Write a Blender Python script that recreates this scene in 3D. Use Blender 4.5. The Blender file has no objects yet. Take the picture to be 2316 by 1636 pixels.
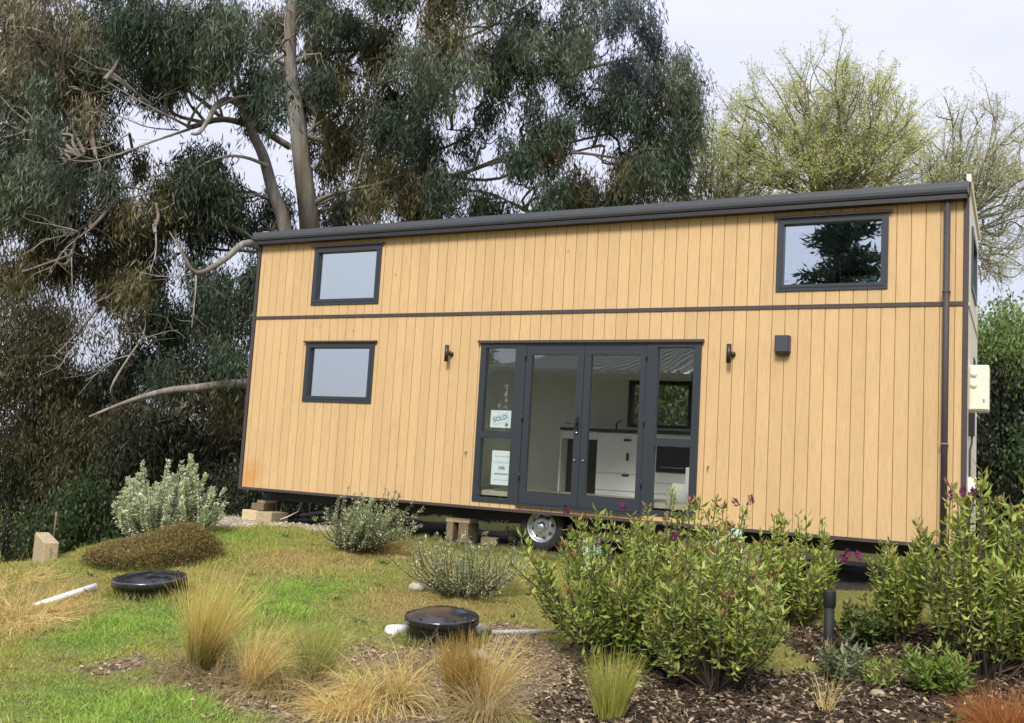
import bpy, math, random
import numpy as np
from mathutils import Matrix, Vector

# ------------------------------------------------------------------ camera, world, sun, exposure
sc = bpy.context.scene
col = sc.collection
PW, PH, F = 2316.0, 1636.0, 2215.63             # photo size and focal length in its pixels
CX, CY = 1158.0, 818.0
YAW, PITCH, ROLL = -0.48151, 0.10325, 0.0590
CAM = np.array([9.73304, -10.60292, 0.54753])
_fw = np.array([math.sin(YAW)*math.cos(PITCH), math.cos(YAW)*math.cos(PITCH), math.sin(PITCH)])
_r0 = np.array([math.cos(YAW), -math.sin(YAW), 0.0]); _u0 = np.cross(_r0, _fw)
_rt = math.cos(ROLL)*_r0 + math.sin(ROLL)*_u0
_up = -math.sin(ROLL)*_r0 + math.cos(ROLL)*_u0
cd = bpy.data.cameras.new('camera')
cd.sensor_width = 36.0; cd.lens = F/PW*36.0; cd.clip_start = 0.1; cd.clip_end = 3000.0
cam = bpy.data.objects.new('camera', cd); col.objects.link(cam)
m = Matrix.Identity(4)
for i in range(3):
    m[i][0] = _rt[i]; m[i][1] = _up[i]; m[i][2] = -_fw[i]; m[i][3] = CAM[i]
cam.matrix_world = m
sc.camera = cam

SUN_EL, SUN_AZ = math.radians(42), math.radians(168)   # azimuth from +y (north) clockwise
world = bpy.data.worlds.new('World'); sc.world = world
world.use_nodes = True
nt = world.node_tree; nt.nodes.clear()
def N(t, typ, **kw):
    n = t.nodes.new(typ)
    for k, v in kw.items(): setattr(n, k, v)
    return n
_o = N(nt, 'ShaderNodeOutputWorld'); _bg = N(nt, 'ShaderNodeBackground')
_sky = N(nt, 'ShaderNodeTexSky', sky_type='NISHITA'); _sky.sun_disc = False
_sky.sun_elevation = SUN_EL; _sky.sun_rotation = SUN_AZ; _sky.air_density = 1.0; _sky.dust_density = 2.0
_tc = N(nt, 'ShaderNodeTexCoord'); _sep = N(nt, 'ShaderNodeSeparateXYZ')
nt.links.new(_tc.outputs['Generated'], _sep.inputs[0])
_cl = N(nt, 'ShaderNodeMapRange'); _cl.inputs[1].default_value = 0.0; _cl.inputs[2].default_value = 1.0
_cl.inputs[3].default_value = 2.85; _cl.inputs[4].default_value = 7.2      # overcast: brighter overhead than at the horizon
nt.links.new(_sep.outputs[2], _cl.inputs[0])
_nz = N(nt, 'ShaderNodeTexNoise'); _nz.inputs['Scale'].default_value = 1.9; _nz.inputs['Detail'].default_value = 4.0
_mp = N(nt, 'ShaderNodeMapping'); _mp.inputs['Scale'].default_value = (1, 1, 2.2)
nt.links.new(_tc.outputs['Generated'], _mp.inputs[0]); nt.links.new(_mp.outputs[0], _nz.inputs['Vector'])
_cr = N(nt, 'ShaderNodeValToRGB')
_cr.color_ramp.elements[0].position = 0.35; _cr.color_ramp.elements[0].color = (0.79, 0.80, 1.05, 1)
_cr.color_ramp.elements[1].position = 0.68; _cr.color_ramp.elements[1].color = (1.0, 0.99, 1.11, 1)
nt.links.new(_nz.outputs['Fac'], _cr.inputs[0])
_ml = N(nt, 'ShaderNodeVectorMath', operation='SCALE')
nt.links.new(_cr.outputs[0], _ml.inputs[0]); nt.links.new(_cl.outputs[0], _ml.inputs['Scale'])
_mx = N(nt, 'ShaderNodeMixRGB'); _mx.inputs[0].default_value = 0.88
nt.links.new(_sky.outputs[0], _mx.inputs[1]); nt.links.new(_ml.outputs[0], _mx.inputs[2])
nt.links.new(_mx.outputs[0], _bg.inputs[0]); _bg.inputs[1].default_value = 0.09
nt.links.new(_bg.outputs[0], _o.inputs[0])

sl = bpy.data.lights.new('sun', 'SUN'); sl.energy = 1.5; sl.angle = math.radians(16); sl.color = (1.0, 0.94, 0.84)
so = bpy.data.objects.new('sun', sl); col.objects.link(so)
_sd = Vector((math.sin(SUN_AZ)*math.cos(SUN_EL), math.cos(SUN_AZ)*math.cos(SUN_EL), math.sin(SUN_EL)))
so.rotation_euler = _sd.to_track_quat('Z', 'Y').to_euler(); so.location = (0, -20, 30)

sc.render.engine = 'CYCLES'
vs = sc.view_settings
vs.view_transform = 'Standard'; vs.look = 'None'; vs.gamma = 1.0; vs.use_curve_mapping = False
vs.exposure = 1.38
cy = sc.cycles
cy.use_denoising = True; cy.max_bounces = 10; cy.transparent_max_bounces = 12; cy.diffuse_bounces = 6
cy.glossy_bounces = 3; cy.transmission_bounces = 4; cy.sample_clamp_indirect = 6.0

rng = np.random.default_rng(7)
random.seed(7)

# ------------------------------------------------------------------ helpers: objects
def tag(o, label=None, cat=None, group=None, kind=None):
    if label: o['label'] = label
    if cat: o['category'] = cat
    if group: o['group'] = group
    if kind: o['kind'] = kind
    return o

def link(name, me, mat=None, parent=None, loc=None):
    o = bpy.data.objects.new(name, me)
    col.objects.link(o)
    if mat is not None and me is not None:
        me.materials.append(mat)
    if parent is not None: o.parent = parent
    if loc is not None: o.location = loc
    return o

def empty(name, loc=(0, 0, 0), rz=0.0):
    o = bpy.data.objects.new(name, None); o.empty_display_size = 0.2
    col.objects.link(o); o.location = loc; o.rotation_euler = (0, 0, rz)
    return o

def npmesh(name, verts, faces, colr=None, smooth=True):
    """verts (n,3), faces (m,k) one face size; optional per-vertex colour."""
    verts = np.ascontiguousarray(verts, dtype=np.float32); faces = np.ascontiguousarray(faces, dtype=np.int32)
    me = bpy.data.meshes.new(name)
    me.vertices.add(len(verts)); me.vertices.foreach_set('co', verts.ravel())
    k = faces.shape[1]
    me.loops.add(faces.size); me.loops.foreach_set('vertex_index', faces.ravel())
    me.polygons.add(len(faces)); me.polygons.foreach_set('loop_start', np.arange(0, faces.size, k, dtype=np.int32))
    me.update(calc_edges=True)
    if not smooth:
        me.shade_flat()
    if colr is not None:
        a = me.attributes.new('Col', 'FLOAT_COLOR', 'POINT')
        c = np.ones((len(verts), 4), dtype=np.float32); c[:, :3] = colr
        a.data.foreach_set('color', c.ravel())
    return me

class MB:
    """collects simple solids into ONE mesh"""
    def __init__(s): s.v = []; s.f = []; s.sm = []
    def add(s, vs_, fs_, smooth=False):
        n = len(s.v); s.v += [tuple(map(float, p)) for p in vs_]
        s.f += [tuple(i+n for i in f) for f in fs_]; s.sm += [smooth]*len(fs_)
        return s
    def box(s, x0, y0, z0, x1, y1, z1, bev=0.0):
        if bev <= 0:
            v = [(x0,y0,z0),(x1,y0,z0),(x1,y1,z0),(x0,y1,z0),(x0,y0,z1),(x1,y0,z1),(x1,y1,z1),(x0,y1,z1)]
            return s.add(v, [(0,3,2,1),(4,5,6,7),(0,1,5,4),(1,2,6,5),(2,3,7,6),(3,0,4,7)])
        b = min(bev, (x1-x0)*.45, (y1-y0)*.45, (z1-z0)*.45)
        ring = lambda d, z: [(x0+d,y0,z),(x1-d,y0,z),(x1,y0+d,z),(x1,y1-d,z),(x1-d,y1,z),(x0+d,y1,z),(x0,y1-d,z),(x0,y0+d,z)]
        def inner(z): return [(min(max(p[0],x0+b),x1-b), min(max(p[1],y0+b),y1-b), z) for p in ring(b, z)]
        v = inner(z0)+ring(b,z0+b)+ring(b,z1-b)+inner(z1)
        f = []
        for k in range(3):
            for i in range(8):
                j = (i+1) % 8; f.append((k*8+i, k*8+j, k*8+8+j, k*8+8+i))
        f.append(tuple(reversed(range(8)))); f.append(tuple(range(24, 32)))
        return s.add(v, f)
    def tube(s, pts, rad, n=10, cap=True, smooth=True):
        v, f = tube_arr(pts, rad, n)
        fl = [tuple(q) for q in f]
        m_ = len(pts)
        nv = len(s.v)
        s.add(v, fl, smooth)
        if cap:
            s.f += [tuple(nv+i for i in reversed(range(n))), tuple(nv+(m_-1)*n+i for i in range(n))]; s.sm += [False, False]
        return s
    def cyl(s, c, r, h, n=20, r2=None, smooth=True):
        return s.tube([c, (c[0], c[1], c[2]+h)], [r, r if r2 is None else r2], n, True, smooth)
    def lathe(s, c, prof, n=28, axis='z', smooth=True):
        v = []; f = []
        for r, z in prof:
            for i in range(n):
                a = 2*math.pi*i/n; p = (r*math.cos(a), r*math.sin(a), z)
                if axis == 'y': p = (p[0], p[2], p[1])
                if axis == 'x': p = (p[2], p[0], p[1])
                v.append((c[0]+p[0], c[1]+p[1], c[2]+p[2]))
        for k in range(len(prof)-1):
            for i in range(n):
                j = (i+1) % n; q = (k*n+i, k*n+j, (k+1)*n+j, (k+1)*n+i)
                f.append(q if axis != 'y' else q[::-1])
        return s.add(v, f, smooth)
    def prism(s, poly, z0, z1):
        n = len(poly)
        v = [(p[0], p[1], z0) for p in poly]+[(p[0], p[1], z1) for p in poly]
        f = [tuple(reversed(range(n))), tuple(range(n, 2*n))]+[(i, (i+1) % n, n+(i+1) % n, n+i) for i in range(n)]
        return s.add(v, f)
    def build(s, name, mat, parent=None, loc=None):
        me = bpy.data.meshes.new(name); me.from_pydata(s.v, [], s.f)
        me.polygons.foreach_set('use_smooth', s.sm); me.update()
        return link(name, me, mat, parent, loc)

def tube_arr(pts, rad, n=6):
    P = np.asarray(pts, float); R = np.broadcast_to(np.asarray(rad, float), (len(P),))
    T = np.gradient(P, axis=0); T /= (np.linalg.norm(T, axis=1, keepdims=True)+1e-9)
    ref = np.array([0, 0, 1.0]) if abs(T[0][2]) < .8 else np.array([1.0, 0, 0])
    a = np.cross(T, ref); bad = np.linalg.norm(a, axis=1) < 1e-3
    a[bad] = np.cross(T[bad], np.array([0, 1.0, 0.13])); a /= np.linalg.norm(a, axis=1, keepdims=True)
    b = np.cross(T, a)
    th = np.arange(n)*2*math.pi/n
    V = P[:, None]+R[:, None, None]*(np.cos(th)[None, :, None]*a[:, None]+np.sin(th)[None, :, None]*b[:, None])
    i = np.arange(len(P)-1)[:, None]*n; j = np.arange(n)[None]; j2 = (j+1) % n
    Fq = np.stack([i+j, i+j2, i+n+j2, i+n+j], -1).reshape(-1, 4)
    return V.reshape(-1, 3), Fq

class NB:
    """collects numpy pieces (quads) into one mesh"""
    def __init__(s): s.v = []; s.f = []; s.c = []; s.n = 0
    def add(s, v, f, c=None):
        s.v.append(v); s.f.append(f+s.n); s.n += len(v)
        s.c.append(np.broadcast_to(np.asarray(c if c is not None else (1, 1, 1), float), (len(v), 3)))
    def tube(s, pts, rad, n=5, c=None):
        v, f = tube_arr(pts, rad, n); s.add(v, f, c)
    def build(s, name, mat, parent=None, loc=None, smooth=True):
        v = np.concatenate(s.v)
        if loc is not None: v = v-np.asarray(loc)
        me = npmesh(name, v, np.concatenate(s.f), np.concatenate(s.c), smooth)
        return link(name, me, mat, parent)

def unit(v): return v/(np.linalg.norm(v, axis=-1, keepdims=True)+1e-9)
def px(x, y, depth):
    """point at a distance along the view direction, for a photo pixel"""
    return CAM+depth*(((x-CX)/F)*_rt-((y-CY)/F)*_up+_fw)
def depth_of(P): return float((np.asarray(P)-CAM)@_fw)

# ------------------------------------------------------------------ helpers: materials
def mat_base(name):
    m_ = bpy.data.materials.new(name); m_.use_nodes = True
    t = m_.node_tree; b = t.nodes['Principled BSDF']
    return m_, t, b
def mixcol(t, fac, a, b, mode='MIX'):
    n = N(t, 'ShaderNodeMixRGB', blend_type=mode)
    for k, v in ((0, fac), (1, a), (2, b)):
        if hasattr(v, 'is_linked') or hasattr(v, 'links'): t.links.new(v, n.inputs[k])
        elif k == 0: n.inputs[0].default_value = v
        else: n.inputs[k].default_value = (*v[:3], 1)
    return n.outputs[0]
def noise(t, scale, detail=4.0, vec=None, stretch=None, coord='Object', rough=.55):
    n = N(t, 'ShaderNodeTexNoise'); n.inputs['Scale'].default_value = scale; n.inputs['Detail'].default_value = detail
    n.inputs['Roughness'].default_value = rough
    tc = N(t, 'ShaderNodeTexCoord'); src = tc.outputs[coord] if vec is None else vec
    if stretch:
        mp = N(t, 'ShaderNodeMapping'); mp.inputs['Scale'].default_value = stretch
        t.links.new(src, mp.inputs[0]); src = mp.outputs[0]
    t.links.new(src, n.inputs['Vector'])
    return n.outputs['Fac']
def ramp(t, fac, stops):
    r = N(t, 'ShaderNodeValToRGB'); e = r.color_ramp.elements
    while len(e) < len(stops): e.new(0.5)
    for k, (p, c) in enumerate(stops):
        e[k].position = p; e[k].color = (*c[:3], 1) if not isinstance(c, float) else (c, c, c, 1)
    t.links.new(fac, r.inputs[0]); return r.outputs[0]
def bump(t, b, h, strength=.3, dist=.01):
    n = N(t, 'ShaderNodeBump'); n.inputs['Strength'].default_value = strength; n.inputs['Distance'].default_value = dist
    t.links.new(h, n.inputs['Height']); t.links.new(n.outputs[0], b.inputs['Normal'])
def M(name, c, rough=.6, var=.12, scale=18, metal=0.0, bmp=0.0, stretch=None, objvar=0.0, spec=.5, c2=None):
    m_, t, b = mat_base(name)
    nz = noise(t, scale, 5, stretch=stretch)
    lo = [x*(1-var) for x in c] if c2 is None else c2
    hi = [min(1, x*(1+var)) for x in c] if c2 is None else c
    cc = ramp(t, nz, [(.3, lo), (.7, hi)])
    if objvar:
        oi = N(t, 'ShaderNodeObjectInfo'); mr = N(t, 'ShaderNodeMapRange')
        mr.inputs[3].default_value = 1-objvar; mr.inputs[4].default_value = 1+objvar
        t.links.new(oi.outputs['Random'], mr.inputs[0])
        v = N(t, 'ShaderNodeVectorMath', operation='SCALE')
        t.links.new(cc, v.inputs[0]); t.links.new(mr.outputs[0], v.inputs['Scale']); cc = v.outputs[0]
    t.links.new(cc, b.inputs['Base Color'])
    b.inputs['Roughness'].default_value = rough; b.inputs['Metallic'].default_value = metal
    b.inputs['Specular IOR Level'].default_value = spec
    if bmp: bump(t, b, noise(t, scale*2.2, 4, stretch=stretch), bmp)
    return m_
def leafmat(name, trans=.3, rough=.5, spec=.35, sat=(1.25, 1.2, .7)):
    m_, t, b = mat_base(name)
    a = N(t, 'ShaderNodeAttribute', attribute_name='Col')
    t.links.new(a.outputs['Color'], b.inputs['Base Color'])
    b.inputs['Roughness'].default_value = rough; b.inputs['Specular IOR Level'].default_value = spec
    if trans > 0:
        tr = N(t, 'ShaderNodeBsdfTranslucent'); mx = N(t, 'ShaderNodeMixShader'); mx.inputs[0].default_value = trans
        t.links.new(mixcol(t, 1.0, a.outputs['Color'], sat, 'MULTIPLY'), tr.inputs[0])
        t.links.new(b.outputs[0], mx.inputs[1]); t.links.new(tr.outputs[0], mx.inputs[2])
        t.links.new(mx.outputs[0], t.nodes['Material Output'].inputs[0])
    return m_
def glassmat(name, refl=.16, tint=(.86, .91, .9)):
    m_ = bpy.data.materials.new(name); m_.use_nodes = True; t = m_.node_tree; t.nodes.clear()
    o = N(t, 'ShaderNodeOutputMaterial'); tr = N(t, 'ShaderNodeBsdfTransparent'); gl = N(t, 'ShaderNodeBsdfGlossy')
    tr.inputs[0].default_value = (*tint, 1); gl.inputs['Roughness'].default_value = 0.004
    gl.inputs[0].default_value = (.90, .97, 1, 1)
    gb = N(t, 'ShaderNodeBump'); gb.inputs['Strength'].default_value = .06; gb.inputs['Distance'].default_value = .02; t.links.new(noise(t, 2.2, 1), gb.inputs['Height']); t.links.new(gb.outputs[0], gl.inputs['Normal'])
    fr = N(t, 'ShaderNodeLayerWeight'); fr.inputs[0].default_value = .25
    mr = N(t, 'ShaderNodeMapRange'); mr.inputs[1].default_value = 0.0; mr.inputs[2].default_value = 1.0
    mr.inputs[3].default_value = refl; mr.inputs[4].default_value = 1.0
    t.links.new(fr.outputs['Fresnel'], mr.inputs[0])
    mx = N(t, 'ShaderNodeMixShader'); t.links.new(mr.outputs[0], mx.inputs[0])
    t.links.new(tr.outputs[0], mx.inputs[1]); t.links.new(gl.outputs[0], mx.inputs[2]); t.links.new(mx.outputs[0], o.inputs[0])
    return m_

def wood_clad():
    m_, t, b = mat_base('oiled_ply')
    gp0 = N(t, 'ShaderNodeNewGeometry').outputs['Position']
    g = noise(t, 9, 6, vec=gp0, stretch=(14, 14, .55), rough=.6)
    g2 = noise(t, 1.3, 4, vec=gp0)
    g3 = noise(t, 26, 3, vec=gp0, stretch=(5, 5, 1.2))
    c = ramp(t, g, [(.2, (.41, .265, .118)), (.5, (.56, .39, .195)), (.8, (.65, .475, .255))])
    c = mixcol(t, mixcol(t, 1.0, ramp(t, g2, [(.35, 0.0), (.75, 1.0)]), (.45, .45, .45), 'MULTIPLY'), c, (.60, .395, .21))
    c = mixcol(t, ramp(t, g3, [(.70, 0.0), (.80, .35)]), c, (.34, .19, .075))
    g4 = noise(t, 3.2, 5, vec=gp0, stretch=(1.6, 1.6, .22), rough=.65)      # weathered runs down the boards
    c = mixcol(t, ramp(t, g4, [(.48, 0.0), (.78, .42)]), c, (.42, .27, .13))
    kn = N(t, 'ShaderNodeTexVoronoi'); kn.inputs['Scale'].default_value = 2.6
    kmp = N(t, 'ShaderNodeMapping'); kmp.inputs['Scale'].default_value = (1.5, 1.5, .8); t.links.new(gp0, kmp.inputs[0]); t.links.new(kmp.outputs[0], kn.inputs['Vector'])
    c = mixcol(t, ramp(t, kn.outputs['Distance'], [(.025, .6), (.06, 0.0)]), c, (.22, .11, .04))
    oi = N(t, 'ShaderNodeObjectInfo'); mr = N(t, 'ShaderNodeMapRange'); mr.inputs[3].default_value = .955; mr.inputs[4].default_value = 1.035
    t.links.new(oi.outputs['Random'], mr.inputs[0])
    v = N(t, 'ShaderNodeVectorMath', operation='SCALE'); t.links.new(c, v.inputs[0]); t.links.new(mr.outputs[0], v.inputs['Scale'])
    # rusty tannin stain near the bottom left corner of the wall
    tc = N(t, 'ShaderNodeTexCoord'); sp = N(t, 'ShaderNodeVectorMath', operation='DISTANCE'); sp.inputs[1].default_value = (.16, 0, .14)
    nn = noise(t, 5, 4, vec=gp0); ad = N(t, 'ShaderNodeMath', operation='MULTIPLY_ADD'); ad.inputs[1].default_value = .35
    gp = N(t, 'ShaderNodeNewGeometry'); t.links.new(gp.outputs['Position'], sp.inputs[0]); t.links.new(nn, ad.inputs[0]); t.links.new(sp.outputs['Value'], ad.inputs[2])
    st = ramp(t, ad.outputs[0], [(.22, .62), (.50, 0.0)])
    c = mixcol(t, st, v.outputs[0], (.52, .22, .05))
    t.links.new(c, b.inputs['Base Color']); b.inputs['Roughness'].default_value = .62; b.inputs['Specular IOR Level'].default_value = .3
    bump(t, b, g, .25, .004)
    return m_

WOOD = wood_clad()
WOODDARK = M('groove_ply', (.26, .155, .065), .8, .2, 20)
ALU = M('charcoal_aluminium', (.028, .035, .043), .38, .06, 40, spec=.5)
GUTTER = M('dark_steel_gutter', (.066, .072, .086), .42, .08, 30, spec=.6)
FASCIA = M('dark_fascia', (.018, .018, .024), .5, .1, 20)
TRIM = M('brown_trim', (.050, .040, .040), .65, .15, 25)
CREAM = M('cream_panel', (.68, .63, .50), .6, .06, 8)
CREAMBOX = M('cream_plastic', (.70, .67, .57), .45, .04, 8)
BLACK = M('black_plastic', (.012, .013, .017), .3, .2, 12, bmp=.05)
BLACKM = M('black_matt', (.012, .012, .013), .7, .2, 20)
BRONZE = M('bronze_fitting', (.030, .016, .010), .4, .2, 30)
COWL = M('slate_cowl', (.045, .048, .065), .45, .1, 20)
def lidmat():
    m_, t, b = mat_base('glossy_black_plastic'); n1 = noise(t, 6, 5); n2 = noise(t, 40, 3)
    t.links.new(mixcol(t, ramp(t, n1, [(.45, 0.0), (.8, .3)]), (.010, .011, .015), (.06, .052, .042)), b.inputs['Base Color'])
    t.links.new(ramp(t, n1, [(.35, .07), (.75, .42)]), b.inputs['Roughness']); b.inputs['Specular IOR Level'].default_value = .85
    bump(t, b, n2, .05, .004); return m_
LIDM = lidmat()
WHITE = M('white_lining', (.88, .885, .86), .6, .03, 5)
WHITEGLOSS = M('white_melamine', (.88, .90, .89), .35, .02, 5)
FLOORM = M('oak_vinyl', (.58, .52, .41), .5, .2, 6, stretch=(1, 12, 1))
BENCH = M('dark_benchtop', (.030, .026, .024), .3, .2, 30)
STEEL = M('brushed_steel', (.6, .6, .6), .25, .08, 60, metal=1.0)
RIMM = M('silver_rim', (.50, .52, .54), .35, .12, 20, metal=.8)
TYRE = M('tyre_rubber', (.015, .015, .016), .8, .25, 40, bmp=.2)
PVC = M('white_pvc', (.80, .81, .84), .35, .04, 10)
CONDUIT = M('grey_conduit', (.30, .31, .31), .5, .15, 12)
PINE = M('sawn_pine', (.46, .37, .22), .8, .25, 14, stretch=(1, 1, 6), bmp=.3, objvar=.18)
PINEDARK = M('old_pine', (.20, .15, .085), .85, .35, 12, stretch=(6, 1, 1), bmp=.3, objvar=.2)
PAPER = M('white_paper', (.83, .87, .90), .7, .02, 6)
INK = M('grey_ink', (.17, .22, .30), .8, .1, 30)
PALEINK = M('pale_ink', (.48, .57, .63), .8, .1, 30)
GUARD = M('mint_plastic', (.50, .70, .58), .45, .12, 9)
STONE = M('pale_stone', (.52, .49, .42), .9, .3, 14, bmp=.5, c2=(.30, .27, .21))
PANE = glassmat('window_glass', .56, (.62, .71, .75))
DOORPANE = glassmat('door_glass', .10, (.975, .995, .985))
def barkmat():
    m_, t, b = mat_base('eucalypt_bark'); n1 = noise(t, 3.0, 6, stretch=(3, 3, .45), rough=.65); n2 = noise(t, 1.1, 5, stretch=(2, 2, .35)); n3 = noise(t, 14, 4, stretch=(3, 3, .6))
    c = ramp(t, n1, [(.32, (.11, .10, .088)), (.5, (.22, .207, .185)), (.7, (.32, .305, .275))])
    c = mixcol(t, ramp(t, n2, [(.48, 0.0), (.60, .75)]), c, (.17, .13, .09)); c = mixcol(t, ramp(t, n3, [(.62, 0.0), (.75, .5)]), c, (.07, .06, .05))
    t.links.new(c, b.inputs['Base Color']); b.inputs['Roughness'].default_value = .9; b.inputs['Specular IOR Level'].default_value = .2
    bump(t, b, n1, .7, .04); return m_
BARK = barkmat()
DEADWOOD = M('dead_limb', (.40, .365, .325), .9, .25, 5, bmp=.6, c2=(.17, .15, .13))
TWIG = M('brown_twig', (.085, .062, .045), .9, .3, 10)
WBARK = M('willow_bark', (.155, .14, .11), .9, .3, 6, bmp=.4)
LEAF = leafmat('leaf', .28)
LEAFW = leafmat('spring_leaf', .45, .55, .2)
LEAFH = leafmat('glossy_leaf', .25, .45, .28)
STRAW = leafmat('straw_blade', .38, .6, .2, (1.2, 1.1, .8))

# ------------------------------------------------------------------ ground shape
_ctrl = np.array([
 (-.4,.3,-.48),(2,.3,-.475),(.3,.15,-.475),(1.1,.2,-.475),(3.4,.3,-.485),(.5,1.2,-.5),(3,1.5,-.5),(.5,-.5,-.475),(4.7,.25,-.485),(7,.25,-.5),(9.5,.2,-.55),(-.4,3,-.5),(4.7,3,-.5),(9.5,3,-.55),
 (.9,-.95,-.48),(1.83,-.33,-.455),(2.84,-1.02,-.58),(4.7,-1.6,-.80),(1.2,-1.45,-.60),(.55,-2.9,-.79),(.35,-1.8,-.64),
 (5.4,-3.35,-1.06),(2.55,-4.0,-.92),(1.9,-4.2,-.96),(4.42,-4.97,-1.1),(5.3,-4.9,-1.12),(6.4,-4.8,-1.12),(7.3,-4.3,-1.12),
 (6.7,-2.6,-1.03),(7.98,-3.25,-1.06),(8.3,-1.78,-.92),(9.35,-2.2,-.97),(9.8,-2.8,-1.05),(11,-1,-.85),(11.5,1,-.65),(12,-4,-1.08),
 (.1,-3.0,-.84),(2.3,-5.1,-1.06),(4.4,-6.7,-1.13),(7,-7,-1.1),(9.7,-7,-1.08),(9.7,-11,-1.08),(4,-12,-1.2),(14,-11,-1.1),
 (-1.3,-3.2,-1.15),(-1.2,-1,-.95),(-1.2,1,-.85),(-3,-1,-1.6),(-4,3,-1.8),(-8,0,-2.5),(-8,10,-2.4),(0,10,-1.0),(10,10,-.6),(18,10,-.6),
 (0,-6,-1.15),(-3,-6,-1.6),(-8,-8,-2.5),(-10,-20,-2.0),(5,-22,-1.2),(20,-22,-1.2),(25,0,-.8),(25,25,-.6),(0,25,-1.2),(-25,25,-2.5),(-25,0,-2.8),(-25,-25,-2.4)], float)
def _tps(d2): return np.where(d2 > 1e-12, d2*np.log(d2+1e-12), 0.0)
_n = len(_ctrl); _A = np.zeros((_n+3, _n+3))
_A[:_n, :_n] = _tps(((_ctrl[:, None, :2]-_ctrl[None, :, :2])**2).sum(-1))+np.eye(_n)*.03
_A[:_n, _n] = 1; _A[:_n, _n+1:] = _ctrl[:, :2]; _A[_n:, :_n] = _A[:_n, _n:].T
_wt = np.linalg.solve(_A, np.concatenate([_ctrl[:, 2], np.zeros(3)]))
def vnoise(x, y, s, seed=0):
    x = np.asarray(x)*s+seed*17.3; y = np.asarray(y)*s+seed*5.7
    xi = np.floor(x).astype(np.int64); yi = np.floor(y).astype(np.int64); fx = x-xi; fy = y-yi
    fx = fx*fx*(3-2*fx); fy = fy*fy*(3-2*fy)
    def hsh(a, b):
        h_ = (a*374761393+b*668265263+seed*1442695) & 0x7fffffff
        h_ = ((h_ ^ (h_ >> 13))*1274126177) & 0x7fffffff
        return ((h_ ^ (h_ >> 16)) & 0xffff)/65535.0
    return (hsh(xi, yi)*(1-fx)+hsh(xi+1, yi)*fx)*(1-fy)+(hsh(xi, yi+1)*(1-fx)+hsh(xi+1, yi+1)*fx)*fy
def ground(x, y):
    x = np.asarray(x, float); y = np.asarray(y, float); sh = x.shape
    xc = np.clip(x.ravel(), -25, 25); yc = np.clip(y.ravel(), -25, 25)
    out = np.empty(xc.size)
    for i in range(0, xc.size, 20000):
        a = xc[i:i+20000]; b = yc[i:i+20000]
        out[i:i+20000] = _tps((a[:, None]-_ctrl[None, :, 0])**2+(b[:, None]-_ctrl[None, :, 1])**2)@_wt[:_n]+_wt[_n]+_wt[_n+1]*a+_wt[_n+2]*b
    xr, yr = x.ravel(), y.ravel()
    out = out+.05*(vnoise(xr, yr, 2.3, 1)-.5)+.040*(vnoise(xr, yr, 5.1, 2)-.5)+.018*(vnoise(xr, yr, 11, 3)-.5)
    return out.reshape(sh)
def gz(x, y): return float(ground(np.array([x]), np.array([y]))[0])
_tt = np.arange(4.5, 40, .02)
def gpx(x, y):
    """where the ground shows at a photo pixel"""
    d = ((x-CX)/F)*_rt-((y-CY)/F)*_up+_fw
    P = CAM+_tt[:, None]*d
    hit = np.where(P[:, 2] < ground(P[:, 0], P[:, 1]))[0]
    return P[hit[0]] if len(hit) else P[-1]
K = 1.00871
def gd(x, y): return gpx(x*K, y*K)

# soil / grass zones (places on the ground)
_gc = {}
def blob(X, Y, spots):
    r = np.zeros_like(X)
    for (x, y, s, w) in spots:
        if (x, y) not in _gc: _gc[(x, y)] = gd(x, y)
        P = _gc[(x, y)]; r = np.maximum(r, w*np.exp(-((X-P[0])**2+(Y-P[1])**2)/(2*s*s)))
    return r
LUSH = [(280,1400,.55,1),(200,1440,.4,.9),(700,1320,.6,1),(620,1370,.55,1),(480,1390,.5,.9),(750,1400,.45,.8),(420,1250,.6,.6),(330,1590,.6,1),(100,1570,.6,.8),(480,1600,.5,.8),(560,1215,.7,.6),(300,1270,.5,.55),(1170,1390,.35,.5)]
DRY = [(650,1255,.5,.9),(900,1360,.5,.7),(60,1370,.7,1),(180,1350,.4,.7),(860,1230,.5,.6),(760,1265,.4,.7),(1080,1350,.5,.6),(560,1290,.5,.45)]
SOIL = [(850,1480,.5,.8),(1180,1500,.7,1),(1000,1540,.6,1),(650,1570,.45,1),(480,1535,.4,1),(820,1430,.3,.6),(1130,1420,.4,.8),(1250,1570,.6,1),(1330,1490,.45,1),(1350,1580,.5,1),(700,1600,.4,.8),(280,1500,.35,.55),(1000,1450,.4,.8),(900,1600,.6,1)]
_mul = [gd(x, y) for x, y in ((1500,1520),(1700,1560),(1900,1560),(2100,1560),(2280,1560),(1600,1620),(1800,1620),(2000,1480),(2200,1480),(1450,1610))]
def zones(X, Y):
    lush = blob(X, Y, LUSH); dry = blob(X, Y, DRY); soil = blob(X, Y, SOIL)
    mul = np.zeros_like(X)
    for P in _mul: mul = np.maximum(mul, np.exp(-((X-P[0])**2+(Y-P[1])**2)/(2*.62**2)))
    nz = vnoise(X, Y, 1.7, 5)-.5; nz2 = vnoise(X, Y, 7, 6)-.5
    soil = np.clip((soil+.5*nz+.35*nz2-.40)*3.2, 0, 1)
    mul = np.clip((mul+.35*nz+.2*nz2-.38)*4, 0, 1)
    nz3 = vnoise(X, Y, 3.3, 14)-.5
    lush = np.clip(lush+.35*nz+.35*nz2, 0, 1); dry = np.clip(dry-.4*nz+.5*nz2+.55*nz3, 0, 1)
    return lush, dry, soil, mul

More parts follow.
